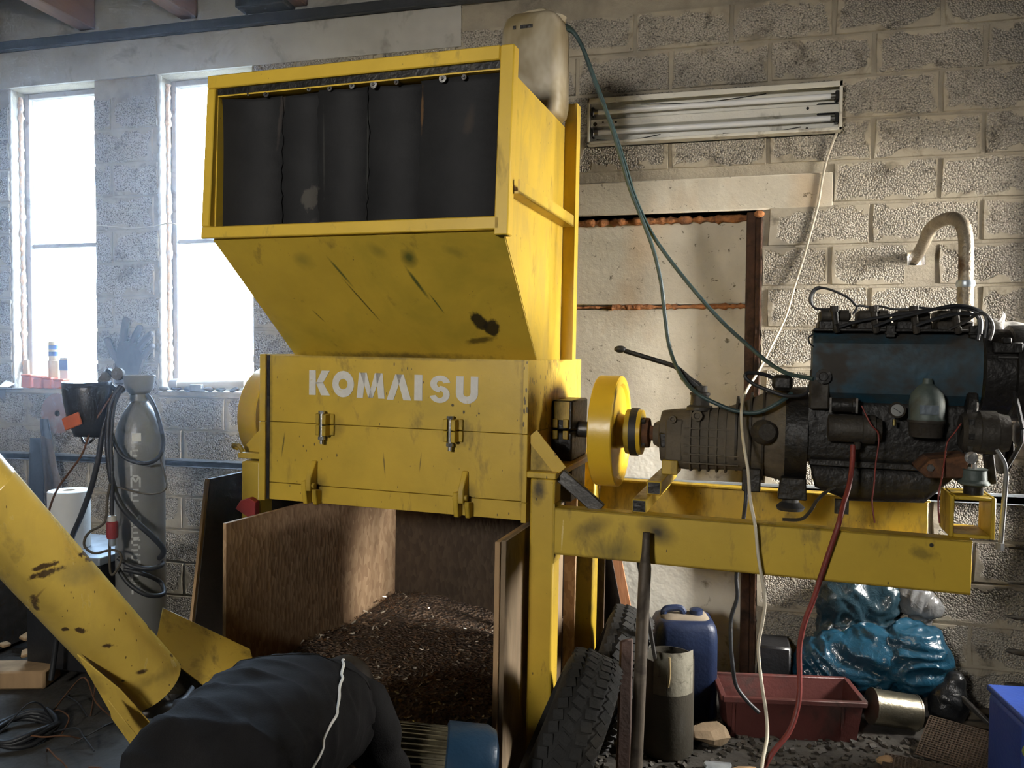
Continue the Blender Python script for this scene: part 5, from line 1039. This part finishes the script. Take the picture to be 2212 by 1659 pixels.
for i in range(8):
    c_ = Vector((-3.50+rnd.uniform(-.14, .22), -.62+rnd.uniform(-.12, .12), .03+rnd.uniform(0, .10)))
    o = MB().cbox(c_, (rnd.uniform(.05, .12), rnd.uniform(.04, .08), .02), Matrix.Rotation(rnd.uniform(-.8, .8), 3, 'X') @ Matrix.Rotation(rnd.uniform(0, 3), 3, 'Z')).build('wood_offcut', MT['raw_wood'] if i % 3 else MT['grey_wood'], None, .005)
    settle(o, c_); tag(o, slab_l[i], 'offcut')
o = MB().box((-3.70, -.62, 0), (-3.35, -.40, .028)).build('scrap_tray', MT['dark_steel'], None, .004); settle(o, (-3.5, -.5, 0)); tag(o, 'dark tray on the floor under the pale wood offcuts', 'tray')
cb = thing('grey_cabinet', 'grey metal cabinet edge showing at the left below the windows', 'cabinet', (-3.80, -.55, 0))
MB().box((-4.25, -.75, .03), (-3.72, -.35, .72)).build('cabinet_body', MT['dark_steel'], cb, .006)
MB().box((-4.23, -.757, .05), (-3.74, -.751, .70)).build('cabinet_door', MT['oily_grey'], cb, .003)
for (x, y) in ((-4.22, -.72), (-3.75, -.72), (-4.22, -.38), (-3.75, -.38)): MB().box((x-.02, y-.02, 0), (x+.02, y+.02, .03)).build('foot', MT['dark_steel'], cb)

# ================================================================ UNDER AND BESIDE THE RAILS
MT['tyre'] = simple('dusty_tyre', (.010, .0095, .0085), .8, 0, .3, 8, (.030, .026, .020), 5, .45, .3, 50)
def tyre(label, c, tilt, yaw, R_=.295, w=.18):
    t = thing('car_tyre', label, 'tyre', c, group='old tyres beside the stand')
    t.rotation_euler = (0, tilt, yaw)
    ORG[t.name] = Vector()
    prof = []
    for k in range(15):
        a = PI*k/14; prof.append((-w/2*math.cos(a)*1.0, R_-.105+.105*math.sin(a)**.55))
    prof = [(-w*.40, R_*.64)]+prof+[(w*.40, R_*.64), (w*.34, R_*.66), (0, R_*.86), (-w*.34, R_*.66), (-w*.40, R_*.64)]
    MB().revolve(prof, (0,0,0), (1,0,0), 44, caps=False).build('tyre_carcass', MT['tyre'], t, ang=50)
    tr = MB()
    for k in range(52):
        a = 2*PI*k/52
        for j, (x, wd, sk) in enumerate(((-.066, .030, .4), (-.022, .034, -.3), (.022, .034, .3), (.066, .030, -.4))):
            aa = a+(.06 if j % 2 else 0)
            M_ = Matrix.Rotation(aa, 4, 'X') @ Matrix.Translation((x, 0, R_+.001-(.012 if abs(x) > .05 else 0))) @ Matrix.Rotation(sk, 4, 'Z') @ Matrix.Rotation(.35 if x > .05 else (-.35 if x < -.05 else 0), 4, 'Y')
            tr.box((-wd/2, -.0152, -.012), (wd/2, .0152, .0006), M_)
    q = tr.build('tread', MT['tyre'], t); q['kind'] = 'stuff'; return t
tyre('front old tyre leaning beside the yellow post, nearest the viewer', tuple((-0.483,-1.595,0.308))[:2]+(.345,), .40, .06, .325, .185)
tyre('rear old tyre leaning behind the front tyre', tuple((-0.415,-0.878,0.238))[:2]+(.310,), .36, .06)
# bars and planks
sb_ = thing('steel_pipe', 'brown steel pipe with flattened top leaning on the front rail', 'pipe', (-0.266,-1.317,0.000))
p0, p1 = Vector(m2w((0.442,-0.045,1.036))), Vector(m2w((0.442,-0.150,0.272))); d_ = (p1-p0).normalized(); p2 = p0+d_*(p0.z/abs(d_.z))
MB().rings([[c_+Vector((r1*math.cos(2*PI*i/14), r2*math.sin(2*PI*i/14), 0)) for i in range(14)] for c_, r1, r2 in ((p0, .013, .010), (p0+d_*.07, .014, .011), (p0+d_*.12, .021, .021), (p2, .021, .021))]).build('pipe_body', simple('brown_steel', (.09, .07, .05), .6, .3, .3, 9, (.04, .03, .022), 6, .5), sb_)
o = MB().bar(m2w((0.359,0.300,0.859)), m2w((0.425,0.360,0.459)), .012, .03, (0,1,0)).build('flat_bar', MT['dark_steel']); settle(o, m2w((0.425,0.360,0.459))); tag(o, 'thin dark flat bar slanting down behind the steel pipe', 'bar')
o = MB().slab([tuple((-0.339,-1.197,0.576)), tuple((-0.293,-1.185,0.588)), tuple((-0.285,-1.304,0.108)), tuple((-0.336,-1.317,0.108))], .03).build('brown_plank', simple('brown_plank', (.05, .025, .017), .8, 0, .4, 8), None, .006); settle(o, (-0.312,-1.311,0.108)); tag(o, 'rounded brown plank standing upright beside the steel pipe', 'plank')
# blue can
MT['blue_plastic'] = simple('blue_plastic', (.008, .017, .052), .45, 0, .2, 5, (.16, .13, .09), 4, .30)
bc = Vector((-.14, -.40, 0)); t = thing('blue_canister', 'blue plastic canister with dusty top standing against the wall', 'canister', bc)
t.rotation_euler = (0, 0, .2); ORG[t.name] = Vector()
MB().rings([[(x*s, y*s, z) for x, y in rrect(-.14, .14, -.12, .12, .05, 4)] for z, s in ((0, .92), (.012, 1), (.36, 1), (.405, .97), (.432, .88), (.44, .74))]).build('canister_body', MT['blue_plastic'], t, ang=50)
MB().rings([[(x*s, y*s, z) for x, y in rrect(-.11, .11, -.075, .075, .04, 4)] for z, s in ((.437, 1), (.448, .9), (.450, .5))]).build('dusty_top', simple('grey_dust', (.22, .18, .13), .95), t, ang=50)
MB().tube([(-.09, 0, .435), (-.085, 0, .468), (-.02, 0, .475), (.0, 0, .45)], .016, 8).build('canister_handle', MT['blue_plastic'], t)
MB().revolve([(.435, .030), (.470, .030), (.474, .02)], (.055, 0, 0), (0,0,1), 18).build('canister_cap', MT['blue_plastic'], t)
# cut-open jug
MT['jug'] = simple('dirty_translucent_plastic', (.05, .044, .033), .5, 0, .2, 5, (.08, .065, .045), 4, .4)
jc = Vector((-.185, -.81, 0)); jg = thing('cut_jug', 'dirty pale plastic jug with its top cut open in front of the blue canister', 'jug', jc)
MB().revolve([(0, .095), (.015, .105), (.355, .105), (.40, .104), (.40, .100), (.02, .098), (.02, .001)], jc, (0,0,1), 30).build('jug_body', MT['jug'], jg, ang=50)
MB().add([tuple(jc+Vector((.1065*math.cos(a), .1065*math.sin(a), z))) for z in (.27, .445) for a in [math.radians(v) for v in (-120, -100, -80, -60, -40, -20)]], [(i, i+1, 7+i, 6+i) for i in range(5)]).build('torn_label', simple('torn_label', (.20, .185, .14), .7, 0, .2, 20, (.08, .07, .05), 16, .4), jg)
MB().tube([tuple(jc+Vector(v)) for v in ((.01, -.11, .43), (.012, -.114, .36), (.006, -.112, .31))], .005, 6).build('plastic_tag', MT['stained_plastic'], jg)
# dark box by the wall
o = MB().box((.20, -.22, 0), (.345, -.04, .27)).build('dark_crate', MT['black_plastic'], None, .01); settle(o, (.35, -.13, 0)); tag(o, 'black box against the wall behind the red tray', 'box')
# red tray
MT['red_tray'] = simple('dull_red_plastic', (.10, .028, .024), .5, 0, .25, 5, (.05, .025, .02), 4, .4)
u_ = Vector((.987, .163, 0)); v_ = Vector((-.163, .987, 0)); r0 = Vector((.608, -.548, 0))-u_*.57
rt = thing('red_tray', 'open dull red plastic tray lying on the floor under the rails', 'tray', r0)
def tp(a, b2, z): return r0+u_*a+v_*b2+Vector((0,0,z))
TL, TW, TH = .57, .25, .175
for nm, q, th in (('tray_side', [tp(.02,.02,0), tp(TL-.02,.02,0), tp(TL,0,TH), tp(0,0,TH)], -.006), ('tray_side', [tp(.02,TW-.02,0), tp(TL-.02,TW-.02,0), tp(TL,TW,TH), tp(0,TW,TH)], .006), ('tray_end', [tp(.02,.02,0), tp(.02,TW-.02,0), tp(0,TW,TH), tp(0,0,TH)], .006), ('tray_end', [tp(TL-.02,.02,0), tp(TL-.02,TW-.02,0), tp(TL,TW,TH), tp(TL,0,TH)], -.006), ('tray_floor', [tp(.02,.02,.002), tp(TL-.02,.02,.002), tp(TL-.02,TW-.02,.002), tp(.02,TW-.02,.002)], .006)):
    MB().slab(q, th).build(nm, MT['red_tray'], rt)
for a, b2 in ((tp(-.01,-.006,TH), tp(TL+.01,-.006,TH)), (tp(-.01,TW+.006,TH), tp(TL+.01,TW+.006,TH)), (tp(-.006,0,TH), tp(-.006,TW,TH)), (tp(TL+.006,0,TH), tp(TL+.006,TW,TH))): MB().bar(a, b2, .024, .022).build('tray_rim', MT['red_tray'], rt, .003)
for a in (.03, TL-.09): MB().slab([tp(a,.006,.02), tp(a+.012,.006,.02), tp(a+.012,-.010,TH-.01), tp(a,-.010,TH-.01)], -.012).build('tray_rib', MT['red_tray'], rt)
# plastic sacks
def sack(name, label, mt, lobes, seed, amp, cat='sack'):
    mb = MB()
    for (c_, r_, sc) in lobes: mb.sphere(c_, r_, 44, 30, sc)
    o = mb.build(name, MT[mt], None, ang=70)
    rm = o.modifiers.new('union', 'REMESH'); rm.mode = 'VOXEL'; rm.voxel_size = .011; rm.use_smooth_shade = True
    dg = bpy.context.evaluated_depsgraph_get(); me = bpy.data.meshes.new_from_object(o.evaluated_get(dg)); o.modifiers.clear(); o.data = me
    me.polygons.foreach_set('use_smooth', [True]*len(me.polygons))
    ns = [v.normal.copy() for v in me.vertices]
    for v, n_ in zip(me.vertices, ns):
        p = v.co*1.0; q = Vector((p.x*9+2.4*mnoise.noise(p*5), p.y*9, p.z*15+1.5*mnoise.noise(p*5+Vector((seed,0,0)))))
        d_ = 1-abs(mnoise.noise(q+Vector((seed, 0, 0))))*2.2; d2 = 1-abs(mnoise.noise(q*2.3+Vector((0, seed, 0))))*2
        v.co += n_*(amp*d_+amp*.45*d2)
        if v.co.z < .003: v.co.z = .003
    if not me.materials: me.materials.append(MT[mt])
    me.update(); c0 = lobes[0][0]; settle(o, (c0[0], c0[1], 0)); return tag(o, label, cat)
def plastic_film(name, col, rough):
    m, nt, b = newmat(name); v = coords(nt); nt.links.new(ramp(nt, tex_noise(nt, 4, 3, .6, v), [(.3, [x*.7 for x in col]), (.7, col)]), b.inputs['Base Color'])
    b.inputs['Roughness'].default_value = rough; b.inputs['Coat Weight'].default_value = .3; bump(nt, b, tex_noise(nt, 22, 3, .6, v, 1.2), .5); return m
MT['film_blue'] = plastic_film('blue_plastic_film', (.012, .065, .115), .28); MT['film_dark'] = plastic_film('dark_blue_film', (.014, .036, .05), .3); MT['film_silver'] = plastic_film('silver_film', (.20, .20, .20), .22); MT['film_black'] = plastic_film('black_film', (.015, .016, .018), .3)
S1 = Vector((.62, -.17, 0))
sack('plastic_sack', 'big crumpled blue plastic sack under the right end of the rail', 'film_blue', [((.60, -.15, .17), .19, (1.2, .60, .9)), ((.87, -.17, .26), .16, (1.0, .75, 1.0)), ((.73, -.16, .24), .17, (1.2, .65, .85))], 3.3, .018)
sack('plastic_sack', 'darker blue plastic sack behind the big crumpled one', 'film_dark', [((.60, -.08, .46), .13, (1.0, .45, 1.1)), ((.66, -.07, .34), .14, (1.3, .45, 1.0)), ((.74, -.08, .48), .10, (.9, .5, 1.0)), ((.62, -.10, .2), .16, (1.1, .4, 1.25))], 8.1, .014)
sack('foil_bag', 'silvery plastic bag on top of the blue sacks', 'film_silver', [((.90, -.07, .50), .08, (1.0, .55, .9)), ((.96, -.08, .47), .06, (1.0, .55, .8)), ((.93, -.055, .25), .09, (.7, .4, 2.7))], 5.2, .010, 'bag')
sack('dark_bag_end', 'black plastic bag end hanging at the right of the blue sack', 'film_black', [((1.00, -.27, .10), .085, (.9, .7, 1.1)), ((1.03, -.25, .18), .05, (.8, .7, 1.2))], 2.7, .008, 'bag')
# metal can on its side
mcn = thing('metal_can', 'dented shiny metal can lying on its side between tray and plates', 'can', (.74, -.40, 0))
ca, cd = Vector((.665, -.385, .105)), Vector((.93, .22, -.14)).normalized()
MB().revolve([(0, .068), (.0, .078), (.006, .078), (.008, .075), (.19, .075), (.192, .078), (.198, .078), (.198, .07), (.194, .001)], ca, cd, 30).build('can_body', simple('tin', (.30, .27, .20), .32, .9, .2, 8, (.16, .12, .07), 6, .4), mcn, ang=40)
MB().revolve([(.0005, .070), (.004, .001)], ca, cd, 30).build('can_bottom', MT['dark_steel'], mcn)
# perforated plates
MT['mesh_brown'] = simple('brown_perforated_steel', (.085, .058, .040), .6, .4, .3, 9)
def perforated(label, o0, ux, uy, nx, ny, step):
    pl_ = thing('perforated_plate', label, 'plate', o0); ux, uy = Vector(ux).normalized(), Vector(uy).normalized(); n_ = ux.cross(uy); o0 = Vector(o0)
    MB().slab([o0, o0+ux*nx*step, o0+ux*nx*step+uy*ny*step, o0+uy*ny*step], -.006).build('plate_sheet', MT['black_grease_gap'], pl_)
    g_ = MB()
    for i in range(nx+1): g_.bar(o0+ux*i*step+n_*.002, o0+ux*i*step+uy*ny*step+n_*.002, .0045, .004, n_)
    for j in range(ny+1): g_.bar(o0+uy*j*step+n_*.0025, o0+uy*j*step+ux*nx*step+n_*.0025, .0045, .004, n_)
    q = g_.build('plate_grid', MT['mesh_brown'], pl_); q['kind'] = 'stuff'
perforated('brown perforated plate leaning next to the metal can', (.80, -.60, .012), (.86, -.40, -.02), (.42, .78, .42), 26, 18, .012)
perforated('brown perforated plate lying flat in front of the leaning one', (.62, -.86, .020), (.95, -.20, 0), (.25, .95, .02), 30, 16, .013)
# grey bars on the floor behind
for i, (p, q, lab) in enumerate((((.98, -.20, .03), (1.42, -.16, .05), 'grey flat bar on the floor, the rear one'), ((.96, -.30, .02), (1.36, -.30, .03), 'grey flat bar on the floor, the front one'), ((.98, -.24, .20), (1.22, -.46, .012), 'dark rod sloping from the sack down to the floor'))):
    o = MB().bar(p, q, .055 if i < 2 else .022, .03 if i < 2 else .02).build('flat_bar', MT['dusty_alu'] if i < 2 else MT['dark_steel'], None, .003); settle(o, q); tag(o, lab, 'bar')
# blue box with yellow-green glove at the right edge
bb = Vector((1.128,-1.088,0.399)); bx_ = thing('blue_box', 'bright blue plastic box at the right edge of the floor', 'box', (bb.x, bb.y, 0)); bx_.rotation_euler = (0, 0, .1); ORG[bx_.name] = Vector()
MT['bright_blue'] = simple('bright_blue_plastic', (.022, .055, .26), .4, 0, .15, 5)
MB().box((-.165, -.14, 0), (.165, .14, .44)).build('box_body', MT['bright_blue'], bx_, .02, seg=3)
MB().box((-.17, -.145, .44), (.17, .145, .462)).build('box_lid', MT['bright_blue'], bx_, .008, seg=2)
gv = thing('green_glove', 'yellow-green rubber glove hanging over the front of the blue box', 'glove', (bb.x-.08, bb.y-.17, .31))
MT['lime'] = simple('lime_rubber', (.26, .33, .06), .6, 0, .2, 9)
g0 = Vector((bb.x-.09, bb.y-.178, .365))
MB().sphere(g0, .05, 16, 10, (1.5, .5, .85)).build('glove_palm', MT['lime'], gv)
for k, (dx, dz) in enumerate(((.10, -.045), (.115, -.015), (.11, .015), (.09, .035), (.0, -.055))): MB().tube([g0+Vector((.02, 0, dz*.4)), g0+Vector((dx*.6, -.012, dz*.8)), g0+Vector((dx, -.006, dz-.012))], .016, 8, 3).sphere(g0+Vector((dx, -.006, dz-.012)), .016, 8, 6).build('glove_finger', MT['lime'], gv)
# spare auger screw standing at the right edge
ac = Vector((1.190,-0.753,0.664)); asx = thing('spare_auger_screw', 'dark rusty auger screw standing upright at the right edge', 'auger screw', (ac.x, ac.y, 0))
MB().cyl((ac.x, ac.y, 0), (ac.x, ac.y, 1.0), .022, n=14).build('screw_shaft', MT['rust'], asx)
P, Q = [], []; NN = 150
for i in range(NN):
    a = i/NN*PI*2*6.5; z = .06+.86*i/NN; rr = .115
    P.append((ac.x+.022*math.cos(a), ac.y+.022*math.sin(a), z)); Q.append((ac.x+rr*math.cos(a), ac.y+rr*math.sin(a), z-.01))
o = MB().add(P+Q, [(i, i+1, NN+i+1, NN+i) for i in range(NN-1)]).build('screw_flight', MT['black_grease_gap'], asx, ang=80); s_ = o.modifiers.new('t', 'SOLIDIFY'); s_.thickness = .006
# crumbs and grit on the floor
rnd = random.Random(31); gm = MB()
for k in range(1500):
    x, y = rnd.uniform(-.45, 1.3), rnd.uniform(-1.35, -.45); s_ = rnd.uniform(.004, .014)
    Mx = Matrix.Translation((x, y, s_*.5)) @ Matrix.Rotation(rnd.uniform(0, 6.3), 4, 'Z') @ Matrix.Rotation(rnd.uniform(-.8, .8), 4, 'X')
    gm.box((-s_, -s_*.7, -s_*.4), (s_, s_*.7, s_*.4), Mx)
o = gm.build('floor_grit', simple('floor_grit', (.05, .042, .032), .7, 0, .6, 30)); o['kind'] = 'stuff'; tag(o, 'grit and crumbs scattered on the dark floor under the rails', 'grit')
rub = [(.10, -.98, .12, .06, 'raw_wood', 'pale broken board piece on the floor below the red cable'), (.30, -.92, .10, .05, 'film_black', 'shiny black plastic lump on the floor in front of the red tray'), (.42, -1.0, .09, .05, 'film_black', 'small glossy black lump right of the pale broken board'), (.20, -1.08, .13, .03, 'grey_wood', 'flat brown offcut at the bottom of the picture below the tray'), (-.02, -.72, .15, .10, 'grey_wood', 'dusty brown lump beside the cut jug'), (.02, -.94, .10, .04, 'galv', 'thin shiny metal sliver left of the red cable'), (.56, -.88, .08, .05, 'grey_wood', 'brown stone-like lump near the perforated plates'), (.66, -.72, .07, .04, 'raw_wood', 'small pale lump in front of the metal can'), (.04, -1.14, .16, .09, 'grey_wood', 'dark wooden block low at the bottom beside the cream cable'), (-.28, -1.22, .22, .05, 'board_dark', 'dark flat board on the floor below the steel pipe')]
for (x, y, s_, h_, mt, lab) in rub:
    mb = MB().sphere((x, y, h_*.5), s_*.5, 10, 6, (1, .7, h_/s_)); o = mb.build('floor_scrap', MT[mt], None, ang=25)
    for v in o.data.vertices: v.co += Vector((mnoise.noise(v.co*14), mnoise.noise(v.co*16+Vector((3,0,0))), .4*mnoise.noise(v.co*15)))*s_*.30
    zmin = min(v.co.z for v in o.data.vertices); o.data.transform(Matrix.Translation((0, 0, -zmin)))
    settle(o, (x, y, 0)); tag(o, lab, 'scrap')

# ================================================================ PERSON BENDING OVER THE TROUGH
MT['jacket'] = simple('dark_grey_workwear', (.0135, .013, .0135), .85, 0, .25, 10, (.010, .0095, .010), 4, .3, .2, 260, spec=.08)
MT['trouser'] = simple('dark_trousers', (.028, .028, .032), .9, 0, .25, 10, None, bmp=.3, bscale=200)
MT['piping'] = simple('white_reflective_piping', (.62, .61, .57), .6, 0, .1, 30)
MT['skin'] = simple('skin', (.42, .24, .17), .55, 0, .1, 10)
MT['hair'] = simple('dark_hair', (.03, .022, .016), .7, 0, .3, 40)
HC, SC = Vector((-1.004,-2.744,0.753)), Vector((-1.034,-2.236,0.729))
pax = (SC-HC); PL = pax.length; pax.normalize(); prt = pax.cross(Vector((0,0,1))).normalized(); pup = prt.cross(pax)
person = thing('person', 'person in dark grey work jacket with white piping, bent over the auger trough', 'person', (HC.x-.08*pax.x, HC.y-.08*pax.y, 0))
# --- body: one continuous figure, fused from tapered limbs
def capsules(mb, pts, n=12):
    for (p, r), (q, s_) in zip(pts, pts[1:]):
        p, q = Vector(p), Vector(q); k = max(2, int((q-p).length/.03))
        for i in range(k+1): mb.sphere(p.lerp(q, i/k), r+(s_-r)*i/k, n, 8)
bm_ = MB(); Z = Vector((0,0,1))
hipL, hipR = HC-prt*.085+pax*.04-Z*.04, HC+prt*.085+pax*.04-Z*.04
def foot(sgn): return Vector((HC.x, HC.y, .09))+prt*sgn*.15-pax*.02*Vector((1,1,0)).length
for sgn, hp in ((-1, hipL), (1, hipR)):
    an = Vector((HC.x, HC.y, .085))+prt*sgn*.16-Vector((pax.x, pax.y, 0))*.06; kn = (hp+an)/2+Vector((pax.x, pax.y, 0))*.10; kn.z = .47
    fd = Vector((pax.x, pax.y, 0)).normalized()
    capsules(bm_, [(hp, .075), (kn, .060), (kn.lerp(an, .35), .058), (an, .038)]); capsules(bm_, [(an-fd*.05+Vector((0,0,-.04)), .036), (an+fd*.10+Vector((0,0,-.048)), .034), (an+fd*.17+Vector((0,0,-.055)), .026)])
capsules(bm_, [(HC+pax*.02-Z*.03, .085), (HC+pax*.22-Z*.02, .098), (SC-pax*.10-Z*.02, .10), (SC-Z*.01, .07)])
capsules(bm_, [(HC-prt*.07+pax*.03-Z*.03, .08), (HC+prt*.07+pax*.03-Z*.03, .08)]); capsules(bm_, [(SC-pax*.06-prt*.13, .055), (SC-pax*.06+prt*.13, .055)])
nk = SC+pax*.09-Z*.02; hd = SC+pax*.20-Z*.10; fwd_h = (pax*.35-Z).normalized()       # head hangs, looking down at the trough
capsules(bm_, [(SC, .065), (nk, .055), (hd, .060)])
bm_.sphere(hd, .105, 18, 14, (.80, .86, 1.0)); face = hd+fwd_h*.088
bm_.sphere(face-pax*.02, .018, 8, 6); bm_.sphere(hd+prt*.082, .022, 8, 6, (.5, 1, 1.2)); bm_.sphere(hd-prt*.082, .022, 8, 6, (.5, 1, 1.2)); bm_.sphere(face-pax*.065-fwd_h*.01, .022, 8, 6)
def arm(sgn, hand):
    sh_ = SC-pax*.07+prt*sgn*.155; hand = Vector(hand); el = (sh_+hand)/2+prt*sgn*.06-pax*.05
    capsules(bm_, [(sh_, .055), (el, .042), (hand, .029)])
    hd_ = (hand-el).normalized(); sd = hd_.cross(pax).normalized()
    capsules(bm_, [(hand+hd_*.02, .030), (hand+hd_*.075, .030)]); capsules(bm_, [(hand+hd_*.06-sd*.03, .014), (hand+hd_*.06+sd*.03, .014)])
    for j, Lf in enumerate((.060, .072, .068, .052)):
        b0 = hand+hd_*.085+sd*(-.030+.020*j); capsules(bm_, [(b0, .0095), (b0+hd_*Lf*.5, .009), (b0+hd_*Lf*.75+pax*.022, .008)], 8)
    capsules(bm_, [(hand+hd_*.02+sd*.03, .013), (hand+hd_*.05+sd*.055, .011), (hand+hd_*.085+sd*.06, .010)], 8)
    return sh_, el, hand
aR = arm(1, SC+pax*.10+prt*.20-Z*.46); aL = arm(-1, SC+pax*.12-prt*.16-Z*.44)
bo = bm_.build('body', MT['skin'], person, ang=180)
rm = bo.modifiers.new('fuse', 'REMESH'); rm.mode = 'VOXEL'; rm.voxel_size = .0085; rm.use_smooth_shade = True
sm_ = bo.modifiers.new('soften', 'SMOOTH'); sm_.iterations = 4; sm_.factor = .5
for sg in (-1, 1): MB().sphere(face-pax*.0+prt*sg*.032+pax*.025-fwd_h*.012, .013, 10, 8).build('eye', simple('eye', (.7, .68, .65), .3), person)
MB().sphere(hd-fwd_h*.022+pax*.02, .112, 18, 12, (.80, .86, .98)).build('hair', MT['hair'], person)
# --- jacket: lofted torso with drag folds, hem, collar
W_ = [(-.24, .02, .03), (-.21, .11, .085), (-.14, .165, .115), (0, .195, .136), (.3, .208, .142), (.6, .216, .142), (.80, .224, .136), (.93, .205, .118), (1.02, .15, .10), (1.10, .085, .075), (1.16, .06, .06)]
def wsec(s_):
    for (a, w0, t0), (b2, w1, t1) in zip(W_, W_[1:]):
        if a <= s_ <= b2:
            k = (s_-a)/(b2-a); k = k*k*(3-2*k)*.5+k*.5; return w0+(w1-w0)*k, t0+(t1-t0)*k
    return W_[-1][1:]
def jpt(s_, phi, off=0.0):
    w0, t0 = wsec(s_); c_ = HC+pax*PL*s_-Z*max(0, s_-.9)*.25-Z*max(0, -s_)*.22
    cx_, sx_ = math.cos(phi), math.sin(phi)
    q = prt*(w0+off)*math.copysign(abs(cx_)**.85, cx_)+pup*(t0+off)*math.copysign(abs(sx_)**.9, sx_)
    # folds drag from the left hip up to the right shoulder
    f1 = (s_*3.4-phi*.62)*5.2+1.3*mnoise.noise((s_*2.2, phi*1.1, 2.0)); f2 = (s_*3.0+phi*.8)*4.1+1.5*mnoise.noise((s_*3, phi*1.4, 7.0))
    amp = .0062*(.6+.8*abs(mnoise.noise((s_*1.7, phi*.8, 5.0))))
    f3 = (s_*2.3-phi*.95)*5.6+1.1*mnoise.noise((s_*1.6, phi, 11.0))
    m3 = max(0, .35+mnoise.noise((s_*2.0, phi*1.3, 9.0)))
    d = amp*1.5*(1-abs(math.sin(f1)))**2+.009*m3*(1-abs(math.sin(f3)))**2.2+.003*math.sin(f2)+.004*mnoise.noise((s_*9, phi*3, 1.0))-.006
    return c_+q+q.normalized()*d
NS, NP = 130, 96
rg_ = [[jpt(-.24+1.40*k/NS, 2*PI*i/NP) for i in range(NP)] for k in range(NS+1)]
jk = MB().rings(rg_).build('jacket', MT['jacket'], person, ang=80)
def seam(name, pts, r, mt, par): return MB().tube(pts, r, 8, 3).build(name, mt, par, ang=80)
seam('piping', [jpt(.93-1.12*t, math.radians(66-92*t**1.15), .0015) for t in [k/26 for k in range(27)]], .0034, MT['piping'], jk)
seam('piping', [jpt(.42-.60*t, math.radians(158+28*t), .0015) for t in [k/14 for k in range(15)]], .0034, MT['piping'], jk)
seam('collar', [jpt(1.05, 2*PI*k/24, .012) for k in range(25)], .014, MT['jacket'], jk)
seam('yoke_seam', [jpt(.80, math.radians(25+130*k/16), .0) for k in range(17)], .0022, MT['jacket'], jk)
# sleeves
for (s0, el, hnd), sg in ((aR, 1), (aL, -1)):
    P = [s0-pax*.02-prt*sg*.06, s0+prt*sg*.01, s0.lerp(el, .5), el, el.lerp(hnd, .5), el.lerp(hnd, .93)]
    o = MB().tube(P, lambda t: .080-.034*t+.004*math.sin(t*40)+.003*math.sin(t*23+1), 26, 9).build('sleeve', MT['jacket'], person, ang=80)
    for v in o.data.vertices: v.co += v.normal*.007*mnoise.noise(v.co*18)
# chest pocket flap with a snap on the right shoulder side
sp_ = [jpt(.93, math.radians(30), .004), jpt(1.0, math.radians(30), .004), jpt(.98, math.radians(2), .004), jpt(.90, math.radians(2), .004)]
MB().slab(sp_, .004).build('pocket_flap', MT['trouser'], person, .002)
MB().sphere(jpt(.985, math.radians(48), .002), .007, 10, 6).build('snap_button', MT['steel'], person)
# trousers and boots
fd = Vector((pax.x, pax.y, 0)).normalized()
for sgn, hp in ((-1, hipL), (1, hipR)):
    an = Vector((HC.x, HC.y, .085))+prt*sgn*.16-fd*.06; kn = (hp+an)/2+fd*.10; kn.z = .47
    MB().tube([hp-Z*.02, hp.lerp(kn, .5), kn, kn.lerp(an, .5), an+Z*.03], lambda t: .108-.034*t+.004*math.sin(t*30), 24, 6).build('trouser_leg', MT['trouser'], person, ang=80)
    MB().sphere(an+fd*.05-Vector((0,0,.030)), .06, 18, 12, (.85, .85, .92)).sphere(an+fd*.11-Vector((0,0,.045)), .052, 18, 10, (1, 1, .76)).sphere(an-fd*.03-Vector((0,0,.035)), .055, 16, 10, (.9, .9, .90)).build('boot', MT['black_plastic'], person, ang=80)

# ---------------------------------------------------------------- dusty air drifting in front of the windows
m = bpy.data.materials.new('dusty_air'); m.use_nodes = True; nt = m.node_tree
for n in list(nt.nodes):
    if n.type == 'BSDF_PRINCIPLED': nt.nodes.remove(n)
vs = nt.nodes.new('ShaderNodeVolumeScatter'); vs.inputs['Color'].default_value = (.82, .89, 1.0, 1); vs.inputs['Density'].default_value = .043; vs.inputs['Anisotropy'].default_value = .55
nt.links.new(vs.outputs[0], nt.nodes['Material Output'].inputs['Volume'])
hz = MB().box((-4.9, -1.5, .75), (-1.55, -.11, 3.5)).build('dust_haze', m); hz['kind'] = 'stuff'; tag(hz, 'bluish dust haze in the air before the bright windows', 'haze')
scene.cycles.volume_bounces = 0
